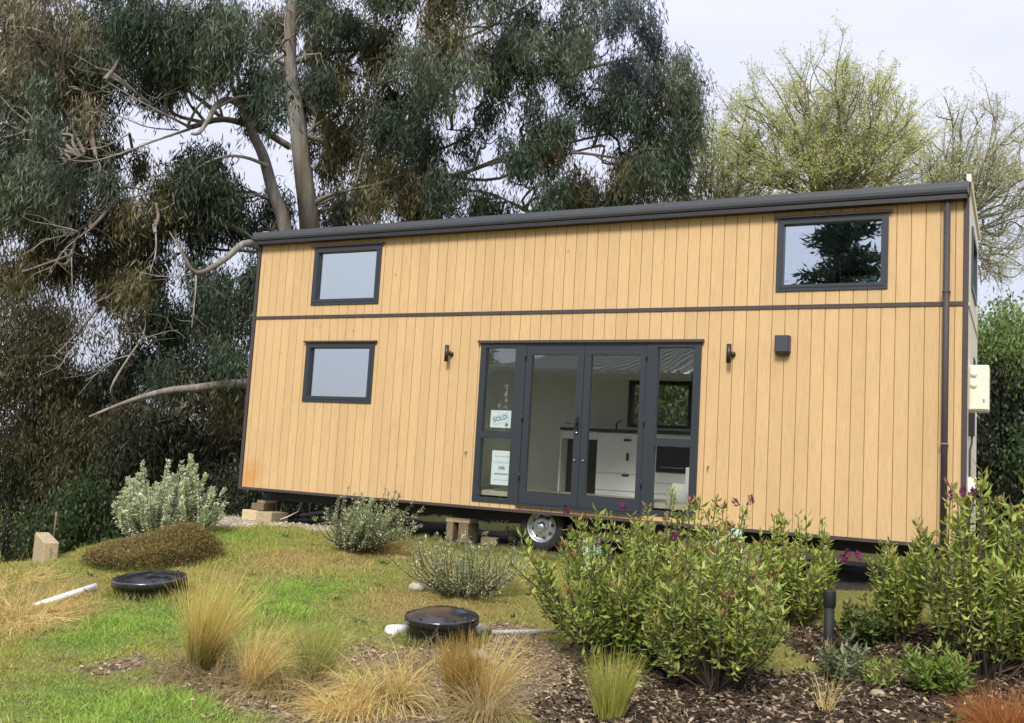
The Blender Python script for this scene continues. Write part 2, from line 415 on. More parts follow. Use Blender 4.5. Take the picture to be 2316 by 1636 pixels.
def axis(lo, a, b, hi, fine, grow=1.35):
    mid = list(np.arange(a, b, fine)); L = []; s = fine; x = a
    while x > lo: s *= grow; x -= s; L.append(max(x, lo))
    R = []; s = fine; x = mid[-1]
    while x < hi: s *= grow; x += s; R.append(min(x, hi))
    return np.array(L[::-1]+mid+R)
gx = axis(-900, -2.5, 12.5, 900, .07); gy = axis(-900, -8.5, 1.2, 900, .07)
GX, GY = np.meshgrid(gx, gy); GZ = ground(GX, GY)
near = (GX > -3) & (GX < 13) & (GY > -9) & (GY < 2)
GZ = GZ-np.where(near, 0, .0)
lush, dry, soil, mul = zones(GX, GY)
gcol = np.stack([lush, dry, np.clip(soil, 0, 1)], -1).reshape(-1, 3)
nxn, nyn = len(gx), len(gy)
ii = (np.arange(nyn-1)[:, None]*nxn+np.arange(nxn-1)[None]).ravel()
gme = npmesh('ground', np.stack([GX, GY, GZ], -1).reshape(-1, 3), np.stack([ii, ii+1, ii+nxn+1, ii+nxn], -1), gcol)
def groundmat():
    m_, t, b = mat_base('lawn_ground')
    a = N(t, 'ShaderNodeAttribute', attribute_name='Col'); s = N(t, 'ShaderNodeSeparateColor'); t.links.new(a.outputs['Color'], s.inputs[0])
    n1 = noise(t, 45, 5); n2 = noise(t, 9, 5)
    base = ramp(t, n1, [(.3, (.11, .115, .03)), (.7, (.26, .245, .08))])
    lushc = ramp(t, n1, [(.3, (.08, .115, .02)), (.7, (.17, .23, .05))])
    dryc = ramp(t, n1, [(.3, (.13, .095, .035)), (.7, (.30, .225, .10))])
    soilc = ramp(t, n2, [(.3, (.10, .072, .045)), (.55, (.22, .17, .11)), (.75, (.32, .25, .165))])
    c = mixcol(t, s.outputs[0], base, lushc); c = mixcol(t, s.outputs[1], c, dryc); c = mixcol(t, s.outputs[2], c, soilc)
    t.links.new(c, b.inputs['Base Color']); b.inputs['Roughness'].default_value = .95; b.inputs['Specular IOR Level'].default_value = .15
    bump(t, b, n1, .8, .03)
    return m_
tag(link('ground', gme, groundmat()), kind='structure')

# mulch bed: its own sheet, 1 cm proud of the ground
def sheet(name, xr, yr, step, mask, lift, mat):
    xs = np.arange(xr[0], xr[1], step); ys = np.arange(yr[0], yr[1], step); X, Y = np.meshgrid(xs, ys)
    Z = ground(X, Y)+lift; k = mask(X, Y)
    Z = np.where(k, Z, Z-lift-.03)
    idx = (np.arange(len(ys)-1)[:, None]*len(xs)+np.arange(len(xs)-1)[None])
    keep = (k[:-1, :-1] | k[1:, :-1] | k[:-1, 1:] | k[1:, 1:])
    i = idx[keep]; n_ = len(xs)
    me = npmesh(name, np.stack([X, Y, Z], -1).reshape(-1, 3), np.stack([i, i+1, i+n_+1, i+n_], -1))
    return tag(link(name, me, mat), kind='structure')
def mulchmat():
    m_, t, b = mat_base('bark_mulch'); n1 = noise(t, 30, 6, rough=.7); n2 = noise(t, 3, 4)
    c = ramp(t, n1, [(.3, (.018, .012, .009)), (.55, (.055, .038, .026)), (.75, (.13, .095, .065))])
    c = mixcol(t, ramp(t, n2, [(.45, 0.0), (.75, .6)]), c, (.16, .11, .065))
    t.links.new(c, b.inputs['Base Color']); b.inputs['Roughness'].default_value = .95; b.inputs['Specular IOR Level'].default_value = .1
    bump(t, b, n1, 1.0, .04); return m_
sheet('mulch_bed', (5.5, 12), (-5.5, -.8), .07, lambda X, Y: zones(X, Y)[3] > .45, .014, mulchmat())
def padmask(X, Y): return (X > -.5+.2*vnoise(X, Y, 3, 9)) & (X < 2.2) & (Y < .12) & (Y > -.95+.45*np.clip(X-.6, 0, 1.6)+.14*vnoise(X, Y, 4, 8)) & (Y < 2.9) & (Y > -.93)
def gravelmat():
    m_, t, b = mat_base('gravel'); n1 = noise(t, 60, 4)
    c = ramp(t, n1, [(.3, (.20, .16, .11)), (.7, (.46, .40, .30))])
    t.links.new(c, b.inputs['Base Color']); b.inputs['Roughness'].default_value = .95; bump(t, b, n1, .9, .02); return m_
sheet('gravel_pad', (-.6, 2.4), (-1.1, .4), .06, padmask, .018, gravelmat())
sheet('bare_soil', (-.3, 9.8), (-.2, 3), .1, lambda X, Y: (Y > .02+.10*vnoise(X, Y, 3, 12)) & (X > -.1) & (X < 9.5) & (Y < 2.8), .012, M('damp_soil', (.035, .026, .019), .95, .4, 12))  # dark sheet that paints the shade under the house onto the soil

# ------------------------------------------------------------------ the tiny house on its trailer
HL, HW = 9.267, 2.45
house = tag(empty('tiny_house', (0, 0, 0)), 'long two storey tiny house clad in golden vertical timber boards on a trailer', 'house')
OPEN = [(1.006, 2.555, 2.138, 3.355), (.990, 1.22, 2.135, 2.025), (7.37, 2.564, 8.513, 3.36), (3.754, .06, 6.575, 2.005)]
ZT0, ZT1, ZTOP = 2.372, 2.415, 3.462
def rects_minus(r, holes):
    out = [r]
    for (a0, b0, a1, b1) in holes:
        nxt = []
        for (x0, z0, x1, z1) in out:
            if a0 >= x1-1e-6 or a1 <= x0+1e-6 or b0 >= z1-1e-6 or b1 <= z0+1e-6: nxt.append((x0, z0, x1, z1)); continue
            if b0 > z0: nxt.append((x0, z0, x1, b0))
            if b1 < z1: nxt.append((x0, b1, x1, z1))
            zz0, zz1 = max(z0, b0), min(z1, b1)
            if a0 > x0: nxt.append((x0, zz0, a0, zz1))
            if a1 < x1: nxt.append((a1, zz0, x1, zz1))
        out = nxt
    return [r_ for r_ in out if r_[2]-r_[0] > .006 and r_[3]-r_[1] > .006]
def joined(a, b):
    tx = a[0] < b[2]-1e-4 and b[0] < a[2]-1e-4 and (abs(a[1]-b[3]) < 1e-4 or abs(a[3]-b[1]) < 1e-4)
    tz = a[1] < b[3]-1e-4 and b[1] < a[3]-1e-4 and (abs(a[0]-b[2]) < 1e-4 or abs(a[2]-b[0]) < 1e-4)
    return tx or tz
edges = [.030]+[.100+.1392*k for k in range(66) if .100+.1392*k < 9.19]+[9.222]
_memo = {}
for row, (z0, z1) in enumerate(((0.0, ZT0), (ZT1, ZTOP))):
    for e0, e1 in zip(edges[:-1], edges[1:]):
        a0, a1 = e0+.0022, e1-.0022
        rs = rects_minus((a0, z0, a1, z1), OPEN); groups = []
        for r in rs:
            hit = [g for g in groups if any(joined(r, q) for q in g)]
            g = [r]
            for h_ in hit: g += h_; groups.remove(h_)
            groups.append(g)
        for g in groups:
            key = tuple((round(r[0]-e0, 4), round(r[1], 4), round(r[2]-e0, 4), round(r[3], 4)) for r in g)
            if key not in _memo:
                b_ = MB()
                for (x0, zz0, x1, zz1) in key:
                    c0 = .003 if abs(x0-.0022) < 1e-3 else 0.0; c1 = .003 if abs(x1-(e1-e0-.0022)) < 1e-3 else 0.0
                    sec = [(x0, .016), (x0, .0035 if c0 else 0.0)]+([(x0+c0, 0.0)] if c0 else [])+[(x1-c1, 0.0)]+([(x1, .0035)] if c1 else [])+[(x1, .016)]
                    b_.prism(sec, zz0, zz1)
                me = bpy.data.meshes.new('board'); me.from_pydata(b_.v, [], b_.f); me.update(); me.materials.append(WOOD)
                _memo[key] = me
            link('board', _memo[key], None, house, (e0, (random.random()-.5)*.002, 0))
b_ = MB()
for (x0, z0, x1, z1) in rects_minus((.012, .004, HL-.012, ZTOP), OPEN): b_.box(x0, .0185, z0, x1, .030, z1)
b_.build('sheathing', WOODDARK, house)
b_ = MB()
for (x0, z0, x1, z1) in rects_minus((.02, .14, HL-.02, 3.44), OPEN): b_.box(x0, .0305, z0, x1, .11, z1)
b_.build('front_wall', WHITE, house)
b_ = MB()
for (x0, z0, x1, z1) in rects_minus((.0, .0, HL, 3.70), [(4.85, 1.15, 5.77, 1.80), (7.60, 2.72, 8.16, 3.25), (6.02, .2, 6.98, 2.15)]): b_.box(x0, HW-.1, z0, x1, HW, z1)
b_.build('back_wall', WHITE, house)
MB().box(-.0, .018, 0, .1, HW-.1, 3.66).build('side_wall', CREAM, house)
# right end wall: cream sheets with an opening for the loft window
b_ = MB()
for (y0, z0, y1, z1) in rects_minus((.03, 0.0, HW-.1, 3.66), [(.62, 2.66, 1.75, 3.33), (1.35, 1.78, 1.75, 2.02)]): b_.box(HL-.1, y0, z0, HL, y1, z1)
b_.build('side_wall', CREAM, house)
f = MB().box(HL-.06, .62, 3.27, HL+.018, 1.75, 3.33).box(HL-.06, .62, 2.66, HL+.018, 1.75, 2.72).box(HL-.06, .62, 2.72, HL+.018, .68, 3.27).box(HL-.06, 1.69, 2.72, HL+.018, 1.75, 3.27).build('window_frame', ALU, house)
MB().box(HL-.02, .68, 2.72, HL-.008, 1.69, 3.27).build('pane', PANE, f)
MB().box(HL-.05, 1.35, 1.78, HL+.01, 1.75, 2.02).build('vent_panel', BLACKM, house)
MB().box(HL+.001, .045, 2.38, HL+.012, HW-.1, 2.41).build('side_trim', CREAM, house)
MB().box(.1, .11, .14, HL-.1, HW-.1, .2).build('floor', FLOORM, house)
MB().box(.1, .11, 3.42, HL-.1, HW-.1, 3.44).build('ceiling', WHITE, house)
MB().box(.1, .11, 2.34, 3.3, HW-.1, 2.42).box(6.9, .11, 2.34, HL-.1, HW-.1, 2.42).build('loft_floor', WHITE, house)
MB().box(3.2, .11, .2, 3.3, 2.35, 2.34).build('partition', WHITE, house)
MB().box(7.1, .11, .2, 7.2, 2.35, 2.34).build('partition', WHITE, house)
# trims
MB().box(-.022, -.016, -.03, .028, .06, ZTOP+.02).build('corner_trim', TRIM, house)
MB().box(9.224, -.016, -.03, HL+.004, .03, ZTOP+.02).build('corner_trim', TRIM, house)
MB().box(.0285, -.012, ZT0, 9.2235, .016, ZT1).build('storey_trim', TRIM, house)
MB().box(.0285, -.014, -.034, 9.2235, .05, -.001).build('bottom_trim', TRIM, house)
# roof, gutter, fascia
rb = MB(); nrib = 44
xs0, xs1 = -.03, HL+.0
zr = lambda y: 3.60+.045*(y+.1)
prof = []
for k in range(nrib):
    xa = xs0+(xs1-xs0)*k/nrib; w_ = (xs1-xs0)/nrib
    prof += [(xa, 0), (xa+w_*.62, 0), (xa+w_*.70, .03), (xa+w_*.92, .03)]
prof.append((xs1, 0))
v = []; nn = len(prof)
for y in (-.06, HW+.12):
    v += [(x, y, zr(y)+h_) for x, h_ in prof]
for y in (-.06, HW+.12):
    v += [(x, y, zr(y)+h_-.02) for x, h_ in prof]
fc = []
for i in range(nn-1):
    fc += [(i, i+1, nn+i+1, nn+i), (2*nn+i+1, 2*nn+i, 3*nn+i, 3*nn+i+1), (i+1, i, 2*nn+i, 2*nn+i+1), (nn+i, nn+i+1, 3*nn+i+1, 3*nn+i)]
rb.add(v, fc).build('roof', GUTTER, house)
def gutter():
    sec = [(-.02, 3.602), (-.02, 3.492), (-.10, 3.489), (-.126, 3.497), (-.142, 3.520), (-.147, 3.55), (-.148, 3.606), (-.138, 3.606), (-.132, 3.53), (-.11, 3.505), (-.03, 3.505), (-.03, 3.602)]
    v = []; f = []
    n_ = len(sec)
    for x in (-.02, 9.258): v += [(x, y, z) for y, z in sec]
    f = [(i, n_+i, n_+(i+1) % n_, (i+1) % n_) for i in range(n_)]
    
    return MB().add(v, f)
g = gutter().build('gutter', GUTTER, house)
MB().prism([(-.028, -.152), (-.021, -.152), (-.021, -.02), (-.028, -.02)], 3.486, 3.61).build('stop_end', GUTTER, g)
MB().prism([(9.2585, -.152), (9.2655, -.152), (9.2655, -.02), (9.2585, -.02)], 3.486, 3.61).build('stop_end', GUTTER, g)
MB().box(-.018, -.118, 3.440, 9.255, -.002, 3.484).build('soffit', FASCIA, house)
MB().box(-.03, -.0195, 3.4845, HL+.01, .02, 3.60).build('fascia', FASCIA, house)
MB().box(HL-.04, -.06, 3.62, HL+.02, HW+.1, 3.70).build('barge_cap', CREAM, house)
MB().cyl((9.235, -.05, 3.60), .014, .10, 10).build('roof_finial', BLACK, house)
# downpipe
dp = MB().tube([(9.072, -.055, 3.47), (9.072, -.055, -.25)], [.031, .031], 14).build('downpipe', TRIM, house)
for z in (2.5, .98): MB().box(9.034, -.0885, z, 9.110, -.0165, z+.014).build('pipe_bracket', STEEL if z < 2 else TRIM, dp)

def window(x0, z0, x1, z1, fw_, pane, inset=.03):
    fr = MB()
    fr.box(x0, -.016, z0, x0+fw_, .045, z1).box(x1-fw_, -.016, z0, x1, .045, z1)
    fr.box(x0+fw_, -.016, z1-fw_*.85, x1-fw_, .045, z1).box(x0+fw_, -.016, z0, x1-fw_, .045, z0+fw_)
    f_ = fr.build('window', ALU, house)
    q = fw_*.5   # inner sash step
    sa = MB().box(x0+q, -.022, z0+q, x0+fw_-.006, -.0165, z1-q).box(x1-fw_+.006, -.022, z0+q, x1-q, -.0165, z1-q)
    sa.box(x0+fw_-.006, -.022, z1-fw_*.85+.006, x1-fw_+.006, -.0165, z1-q).box(x0+fw_-.006, -.022, z0+q, x1-fw_+.006, -.0165, z0+fw_-.006)
    sa.build('sash', ALU, f_)
    MB().box(x0+fw_-.004, inset, z0+fw_-.004, x1-fw_+.004, inset+.006, z1-fw_*.85+.004).build('pane', pane, f_)
    MB().box(x0-.034, -.045, z1+.008, x1+.036, .0, z1+.030).build('head_flashing', TRIM, f_)
    return f_
def reveal(x0, z0, x1, z1):
    MB().box(x0+.06, .115, z0+.05, x1-.06, .16, z0+.075).box(x0+.06, .05, z1-.075, x1-.06, .16, z1-.05).box(x0+.06, .115, z0+.075, x0+.085, .16, z1-.075).box(x1-.085, .05, z0+.075, x1-.06, .16, z1-.075).build('window_reveal', WHITE, house)
reveal(*OPEN[0]); reveal(*OPEN[1]); reveal(*OPEN[2])
window(*OPEN[0], .08, PANE); window(*OPEN[1], .08, PANE); window(*OPEN[2], .072, PANE)

# glazed entrance: two sidelights and a pair of doors
X0, Z0, X1, Z1 = OPEN[3]
ent = MB()
ent.box(X0, -.016, Z0, 3.83, .06, Z1).box(4.245, -.016, Z0, 4.388, .06, Z1).box(5.936, -.016, Z0, 6.066, .06, Z1).box(6.488, -.016, Z0, X1, .06, Z1)
ent.box(3.83, -.016, 1.958, 4.245, .06, Z1).box(3.83, -.016, Z0, 4.245, .06, .115).box(3.83, -.020, .838, 4.245, .06, .922)
ent.box(6.066, -.016, 1.958, 6.488, .06, Z1).box(6.066, -.016, Z0, 6.488, .06, .115).box(6.066, -.020, .838, 6.488, .06, .925)
ent.box(4.388, -.016, 1.984, 5.936, .06, Z1).box(4.388, -.016, Z0, 5.936, .06, .074)
ent = ent.build('entrance_frame', ALU, house)
for (x0, x1) in ((3.826, 4.249), (6.062, 6.492)):
    MB().box(x0, .030, .918, x1, .036, 1.962).build('pane', DOORPANE, ent)
    MB().box(x0, .030, .111, x1, .036, .842).build('pane', DOORPANE, ent)
MB().box(3.718, -.05, 2.014, 6.60, .0, 2.044).build('head_flashing', TRIM, ent)
MB().box(4.36, -.045, .045, 5.95, -.0165, .059).build('door_sill', ALU, ent)
def door(x0, x1, g0, g1, name):
    d = MB().box(x0, -.012, .078, g0, .05, 1.980).box(g1, -.012, .078, x1, .05, 1.980).box(g0, -.012, 1.872, g1, .05, 1.980).box(g0, -.012, .078, g1, .05, .228)
    d = d.build('glass_door', ALU, house)
    MB().box(g0-.004, .018, .224, g1+.004, .024, 1.876).build('pane', DOORPANE, d)
    for z in (.35, 1.05, 1.80):
        hx = x0-.004 if name == 'l' else x1+.004
        MB().cyl((hx, -.022, z), .009, .10, 8).build('hinge', BLACK, d)
    MB().cyl((x1-.06 if name == 'l' else x0+.045, -.02, .62), .012, .012, 10).build('flush_bolt', STEEL, d)
    return d
dl = door(4.393, 5.160, 4.468, 5.072, 'l'); dr = door(5.166, 5.931, 5.246, 5.864, 'r')
h_ = MB().box(5.092, -.020, .93, 5.132, -.0125, 1.13).tube([(5.112, -.018, 1.06), (5.112, -.060, 1.06), (5.09, -.068, 1.06), (4.985, -.068, 1.056)], [.010, .010, .0095, .008], 8)
h_.build('door_handle', BLACK, dl)
MB().lathe((5.112, -.0205, .945), [(.0, -.012), (.013, -.012), (.014, 0)], 12, 'y').build('lock_cylinder', STEEL, dl)

# outside fittings
def wall_light(x, z):
    b = MB().lathe((x+.026, 0, z), [(.0, -.040), (.026, -.036), (.030, -.02), (.030, -.001)], 16, 'y')
    b = b.build('wall_light', BRONZE, house)
    MB().tube([(x, -.085, z-.104), (x, -.085, z+.104)], [.027, .027], 16).build('lamp_tube', BRONZE, b)
    MB().box(x-.008, -.062, z-.012, x+.03, -.03, z+.012).build('lamp_arm', BRONZE, b)
wall_light(6.902, 1.878); wall_light(3.300, 1.878)
cw = MB().prism([(7.395, -.095), (7.41, -.115), (7.535, -.115), (7.55, -.095), (7.55, -.001), (7.395, -.001)], 1.90, 2.072)
cw.add([(7.395, -.095, 1.90), (7.41, -.115, 1.90), (7.535, -.115, 1.90), (7.55, -.095, 1.90), (7.54, -.04, 1.862), (7.405, -.04, 1.862)], [(0, 1, 2, 3, 4, 5)])
cw = cw.build('vent_cowl', COWL, house)
MB().box(7.41, -.034, 1.868, 7.535, -.002, 1.899).build('cowl_throat', BLACKM, cw)
for (x, z) in ((6.70, .64), (3.633, .656)):
    MB().tube([(x, .0, z), (x, -.03, z), (x-.004, -.04, z-.035)], [.007, .007, .006], 8).build('wall_hook', PINEDARK, house)
# meter box on the right end
mbx = MB().box(HL+.002, .32, 1.35, 9.455, .62, 1.815, .012).build('meter_box', CREAMBOX, house)
MB().box(9.285, .3135, 1.365, 9.445, .3195, 1.80, .003).build('meter_box_door', CREAMBOX, mbx)
for z in (1.72, 1.61): MB().lathe((9.315, .3125, z), [(0, -.016), (.030, -.014), (.034, 0)], 14, 'y').build('round_cover', CREAMBOX, mbx)
MB().box(9.40, .305, 1.44, 9.415, .3125, 1.47).build('latch', STEEL, mbx)
MB().box(HL+.002, .34, 1.09, 9.325, .42, 1.33).build('isolator_box', BLACK, house)
MB().tube([(9.30, .38, 1.09), (9.30, .38, 1.02), (9.282, .38, .95), (9.282, .38, .1)], .010, 8).build('cable', TRIM, house)
MB().box(HL+.002, .34, .52, 9.345, .46, .68, .01).build('power_inlet', WHITEGLOSS, house)
# chassis and wheels
MB().box(.15, .38, -.17, HL-.15, .46, -.036).box(.15, 1.95, -.17, HL-.15, 2.03, -.036).build('chassis_rail', FASCIA, house)
b_ = MB()
for x in np.linspace(.2, HL-.3, 12): b_.box(x, .46, -.12, x+.06, 1.95, -.036)
b_.build('cross_member', FASCIA, house)
MB().box(.02, .06, -.034, HL-.02, HW, -.002).build('underfloor', FASCIA, house)
def wheel(x, y0, side=1):
    c = (x, y0, -.19)
    w = MB().lathe(c, [(.185, .015), (.205, .004), (.262, .0), (.285, .02), (.292, .05), (.292, .14), (.285, .17), (.262, .19), (.19, .19)], 36, 'y').build('wheel', TYRE, house)
    r = MB().lathe(c, [(.188, .012), (.182, .006), (.176, .03), (.150, .052), (.140, .060), (.118, .040), (.085, .030), (.060, .034), (.050, .020), (.048, -.012), (.030, -.022), (.0, -.024)], 36, 'y')
    r = r.build('rim', RIMM, w)
    for i in range(8):
        a = 2*math.pi*i/8+.2
        MB().lathe((x+.122*math.cos(a), y0+.0395, -.19+.122*math.sin(a)), [(.0, .0), (.019, .001), (.019, .012)], 10, 'y').build('rim_slot', BLACKM, w)
    for i in range(5):
        a = 2*math.pi*i/5
        MB().lathe((x+.066*math.cos(a), y0+.030, -.19+.066*math.sin(a)), [(.0, -.016), (.009, -.014), (.010, .004)], 8, 'y').build('wheel_nut', STEEL, w)
wheel(4.64, .14)
MB().box(4.28, .42, -.24, 5.1, .47, -.16).box(4.6, .475, -.22, 4.68, 1.95, -.175).build('axle', BLACKM, house)
for (x, y) in ((.25, .42), (3.45, .42), (7.3, .42)):
    MB().cyl((x, y, -.17), .035, .05, 10).build('jack_foot', STEEL, house)
# back windows
bw = MB().box(4.85, 2.33, 1.75, 5.77, 2.46, 1.80).box(4.85, 2.33, 1.15, 5.77, 2.46, 1.19).box(4.85, 2.33, 1.19, 4.905, 2.46, 1.75).box(5.715, 2.33, 1.19, 5.77, 2.46, 1.75).build('back_window', BLACKM, house)
MB().box(4.905, 2.41, 1.19, 5.715, 2.416, 1.75).build('pane', DOORPANE, bw)
bw = MB().box(7.60, 2.34, 3.21, 8.16, 2.46, 3.25).box(7.60, 2.34, 2.72, 8.16, 2.46, 2.76).box(7.60, 2.34, 2.76, 7.64, 2.46, 3.21).box(8.12, 2.34, 2.76, 8.16, 2.46, 3.21).build('back_window', BLACKM, house)
MB().box(7.64, 2.41, 2.76, 8.12, 2.416, 3.21).build('pane', DOORPANE, bw)

bd = MB().box(6.02, 2.34, .2, 6.10, 2.44, 2.15).box(6.90, 2.34, .2, 6.98, 2.44, 2.15).box(6.10, 2.34, 2.07, 6.90, 2.44, 2.15).box(6.10, 2.34, .2, 6.90, 2.44, .30).build('back_door', ALU, house)  # unseen glazed door, added to let more daylight into the room
MB().box(6.10, 2.39, .30, 6.90, 2.396, 2.07).build('pane', DOORPANE, bd)
# ------------------------------------------------------------------ kitchen seen through the doors
ck = tag(empty('kitchen_cabinet', (5.06, 1.72, .2)), 'white kitchen cabinet with black pulls and a dark benchtop behind the glass doors', 'cabinet')
def pk(mb, n, mt, par, loc): return mb.build(n, mt, par)
def rel(b, L):
    b.v = [(p[0]-L[0], p[1]-L[1], p[2]-L[2]) for p in b.v]; return b
L = (5.06, 1.72, .2)
rel(MB().box(4.66, 1.74, .2, 5.445, 2.345, 1.04), L).build('carcass', WHITEGLOSS, ck)
rel(MB().box(4.665, 1.72, .50, 5.44, 1.738, 1.03, .003), L).build('door_panel', WHITEGLOSS, ck)
rel(MB().box(4.665, 1.72, .27, 5.44, 1.738, .488, .003), L).build('drawer_front', WHITEGLOSS, ck)
rel(MB().box(4.66, 1.76, .201, 5.44, 1.80, .262), L).build('kickboard', WHITE, ck)
for (a, b, c, d) in ((5.05, .925, 5.15, .955), (5.095, .67, 5.125, .77), (5.04, .465, 5.14, .487)):
    rel(MB().box(a, 1.70, b, c, 1.7195, d), L).build('pull_handle', BLACK, ck)
rel(MB().box(4.12, 1.68, 1.042, 6.02, 2.345, 1.08), L).build('benchtop', BENCH, ck)
rel(MB().box(4.12, 1.70, .201, 4.145, 2.345, 1.04), L).build('end_panel', WHITEGLOSS, ck)
rel(MB().box(4.146, 1.90, .201, 4.659, 1.92, .93), L).build('recess_panel', BENCH, ck)
rel(MB().box(4.146, 1.72, .93, 4.659, 1.74, 1.04), L).build('rail', WHITEGLOSS, ck)
rel(MB().tube([(4.80, 2.05, 1.08), (4.80, 2.05, 1.16), (4.83, 2.02, 1.19), (4.91, 1.95, 1.22)], .013, 8), L).build('tap', STEEL, ck)
ov = tag(empty('oven', (5.72, 1.72, .2)), 'built-in oven with a black glass door beside the white kitchen cabinet', 'oven')
L = (5.72, 1.72, .2)
rel(MB().box(5.45, 1.74, .2, 6.0, 2.34, 1.04), L).build('housing', WHITEGLOSS, ov)
rel(MB().box(5.505, 1.72, .545, 5.95, 1.738, .885), L).build('oven_door', BLACK, ov)
rel(MB().box(5.56, 1.69, .60, 5.9, 1.70, .615).box(5.56, 1.70, .60, 5.575, 1.72, .615).box(5.885, 1.70, .60, 5.9, 1.72, .615), L).build('handle', STEEL, ov)
rel(MB().box(5.455, 1.72, .27, 5.995, 1.738, .40, .003).box(5.455, 1.72, .405, 5.995, 1.738, .535, .003), L).build('drawer_front', WHITEGLOSS, ov)
hb = tag(rel(MB().box(5.5, 1.76, 1.0805, 5.98, 2.25, 1.092, .003), (5.74, 2.0, 1.08)).build('cooktop', BLACK, None, (5.74, 2.0, 1.08)), 'flat black cooktop set into the kitchen bench above the oven', 'cooktop')
st = tag(empty('staircase', (6.5, 1.1, .2)), 'white box staircase climbing away behind the narrow glass pane beside the doors', 'stairs')
for k in range(4):
    MB().box(-.48+.16*k, -.25, .001+(0 if k == 0 else .0), -.322+.16*k, .35, .22+.2*k).build('step', WHITEGLOSS, st)
rl = tag(rel(MB().box(5.79, 2.20, 1.80, 5.86, 2.34, 1.90, .01), (5.83, 2.3, 1.85)).build('wall_spotlight', BLACK, None, (5.83, 2.3, 1.85)), 'small black spotlight on the kitchen wall above the back window', 'light')

# notices taped inside the left sidelight
def text_mesh(s, size, bold=0.0):
    cu = bpy.data.curves.new('lettering', 'FONT'); cu.body = s; cu.size = size; cu.align_x = 'CENTER'; cu.align_y = 'CENTER'; cu.offset = bold; cu.extrude = .0004
    o = bpy.data.objects.new('tmp', cu); col.objects.link(o)
    dg = bpy.context.evaluated_depsgraph_get(); me = bpy.data.meshes.new_from_object(o.evaluated_get(dg))
    bpy.data.objects.remove(o); return me
RX = Matrix.Rotation(math.radians(90), 4, 'X')
yg = .0405
n1 = tag(rel(MB().box(3.922, .0375, .972, 4.205, .0385, 1.185), (4.064, .038, 1.078)).build('sold_notice', PAPER, None, (4.064, .038, 1.078)), 'white landscape notice reading SOLD with a dark round seal, taped to the upper sidelight pane', 'notice')
tilt = Matrix.Rotation(math.radians(14), 4, 'Z')
me = text_mesh('SOLD', .078, .0012); me.transform(RX @ Matrix.Translation((-.005, .006, .0016)) @ tilt); link('lettering', me, INK, n1)
fr = MB()
for (x0, y0, x1, y1) in ((-.108, .046, .108, .052), (-.108, -.052, .108, -.046), (-.108, -.046, -.102, .046), (.102, -.046, .108, .046)): fr.box(x0, y0, .001, x1, y1, .0016)
o = fr.build('stamp_border', PALEINK, n1); o.data.transform(RX @ tilt)
o = MB().cyl((.085, -.068, .0012), .022, .0012, 24).build('round_seal', INK, n1); o.data.transform(RX)
n2 = tag(rel(MB().box(3.975, .0375, .275, 4.262, .0385, .692), (4.118, .038, .484)).build('paper_notice', PAPER, None, (4.118, .038, .484)), 'white portrait notice with faint rows of print, taped to the lower sidelight pane', 'notice')
def scribble(z, w, h, n_, mt, nm, seed):
    r = random.Random(seed); b = MB(); x = -w/2
    while x < w/2-.004:
        l = r.uniform(.006, .016); hh = h*r.uniform(.55, 1.0)
        b.box(x, -.0016, z, min(x+l*.7, w/2), -.0008, z+hh); x += l
        if r.random() < .14: x += .006
    return b.build(nm, mt, n2)
scribble(.13, .21, .020, 1, PALEINK, 'print_line', 1); scribble(.055, .18, .022, 1, PALEINK, 'print_line', 2)
scribble(-.022, .085, .045, 1, INK, 'print_line', 3); scribble(-.085, .20, .024, 1, INK, 'print_line', 4); scribble(-.155, .19, .015, 1, PALEINK, 'print_line', 5)

# ------------------------------------------------------------------ loose things under and in front of the house
def block(name, c, size, rz, label, mt, group='timber blocks under the trailer'):
    o = empty(name, c, rz) if False else None
    sx, sy, sz = size
    b = MB().box(-sx/2, -sy/2, 0, sx/2, sy/2, sz, .006).build(name, mt, None, c); o = b
    b.rotation_euler = (0, 0, rz)
    return tag(b, label, 'timber block', group)
zg = gz(.2, .2)
block('timber_block', (.16, .22, -.468), (.26, .34, .15), .05, 'pale timber block at ground level under the left house corner', PINE)
block('timber_block', (.46, .20, -.468), (.27, .34, .145), -.04, 'pale timber block at ground level on the right of the corner stack', PINE)
block('timber_block', (.25, .24, -.317), (.20, .30, .10), .12, 'dark weathered block on the pale blocks of the left corner stack', PINEDARK)
block('timber_block', (.27, .28, -.216), (.15, .24, .043), -.1, 'small packer topmost in the left corner stack', PINE)
block('timber_block', (3.36, .30, -.475), (.10, .28, .24), .0, 'upright dark block, left support of the middle stack', PINEDARK)
block('timber_block', (3.56, .30, -.475), (.14, .28, .24), .0, 'upright brown block, right support of the middle stack', PINEDARK)
block('timber_block', (3.46, .30, -.234), (.34, .26, .058), .04, 'orange plank lying across the two uprights of the middle stack', PINE)
block('timber_block', (3.92, .22, -.48), (.20, .18, .10), .3, 'low mossy block on the grass between middle stack and wheel', PINEDARK)
block('timber_block', (7.3, .35, -.52), (.4, .3, .32), 0, 'squat dark stack block behind the flowering shrubs under the right half', PINEDARK)
tag(MB().tube([(.62, .62, -.37), (1.3, .60, -.235), (2.2, .58, -.07)], .028, 10).build('grey_pipe', CONDUIT), 'grey waste pipe sloping under the left half of the house', 'pipe')
P = [(.62, .55, -.06), (.66, .50, -.12), (.77, .42, -.20), (.78, .35, -.30), (.68, .25, -.38), (.55, .2, -.44)]
tag(MB().tube(P, .008, 6).build('hanging_cord', PVC), 'thin white cord dangling beside the left corner block stack', 'cord')
tag(MB().tube([(.95, .9, -.04), (.95, .9, -.44)], .02, 10).tube([(1.02, .95, -.04), (1.02, .95, -.3)], .014, 8).build('waste_pipe', PVC), 'white upright waste pipes in the dark under the house', 'pipe')

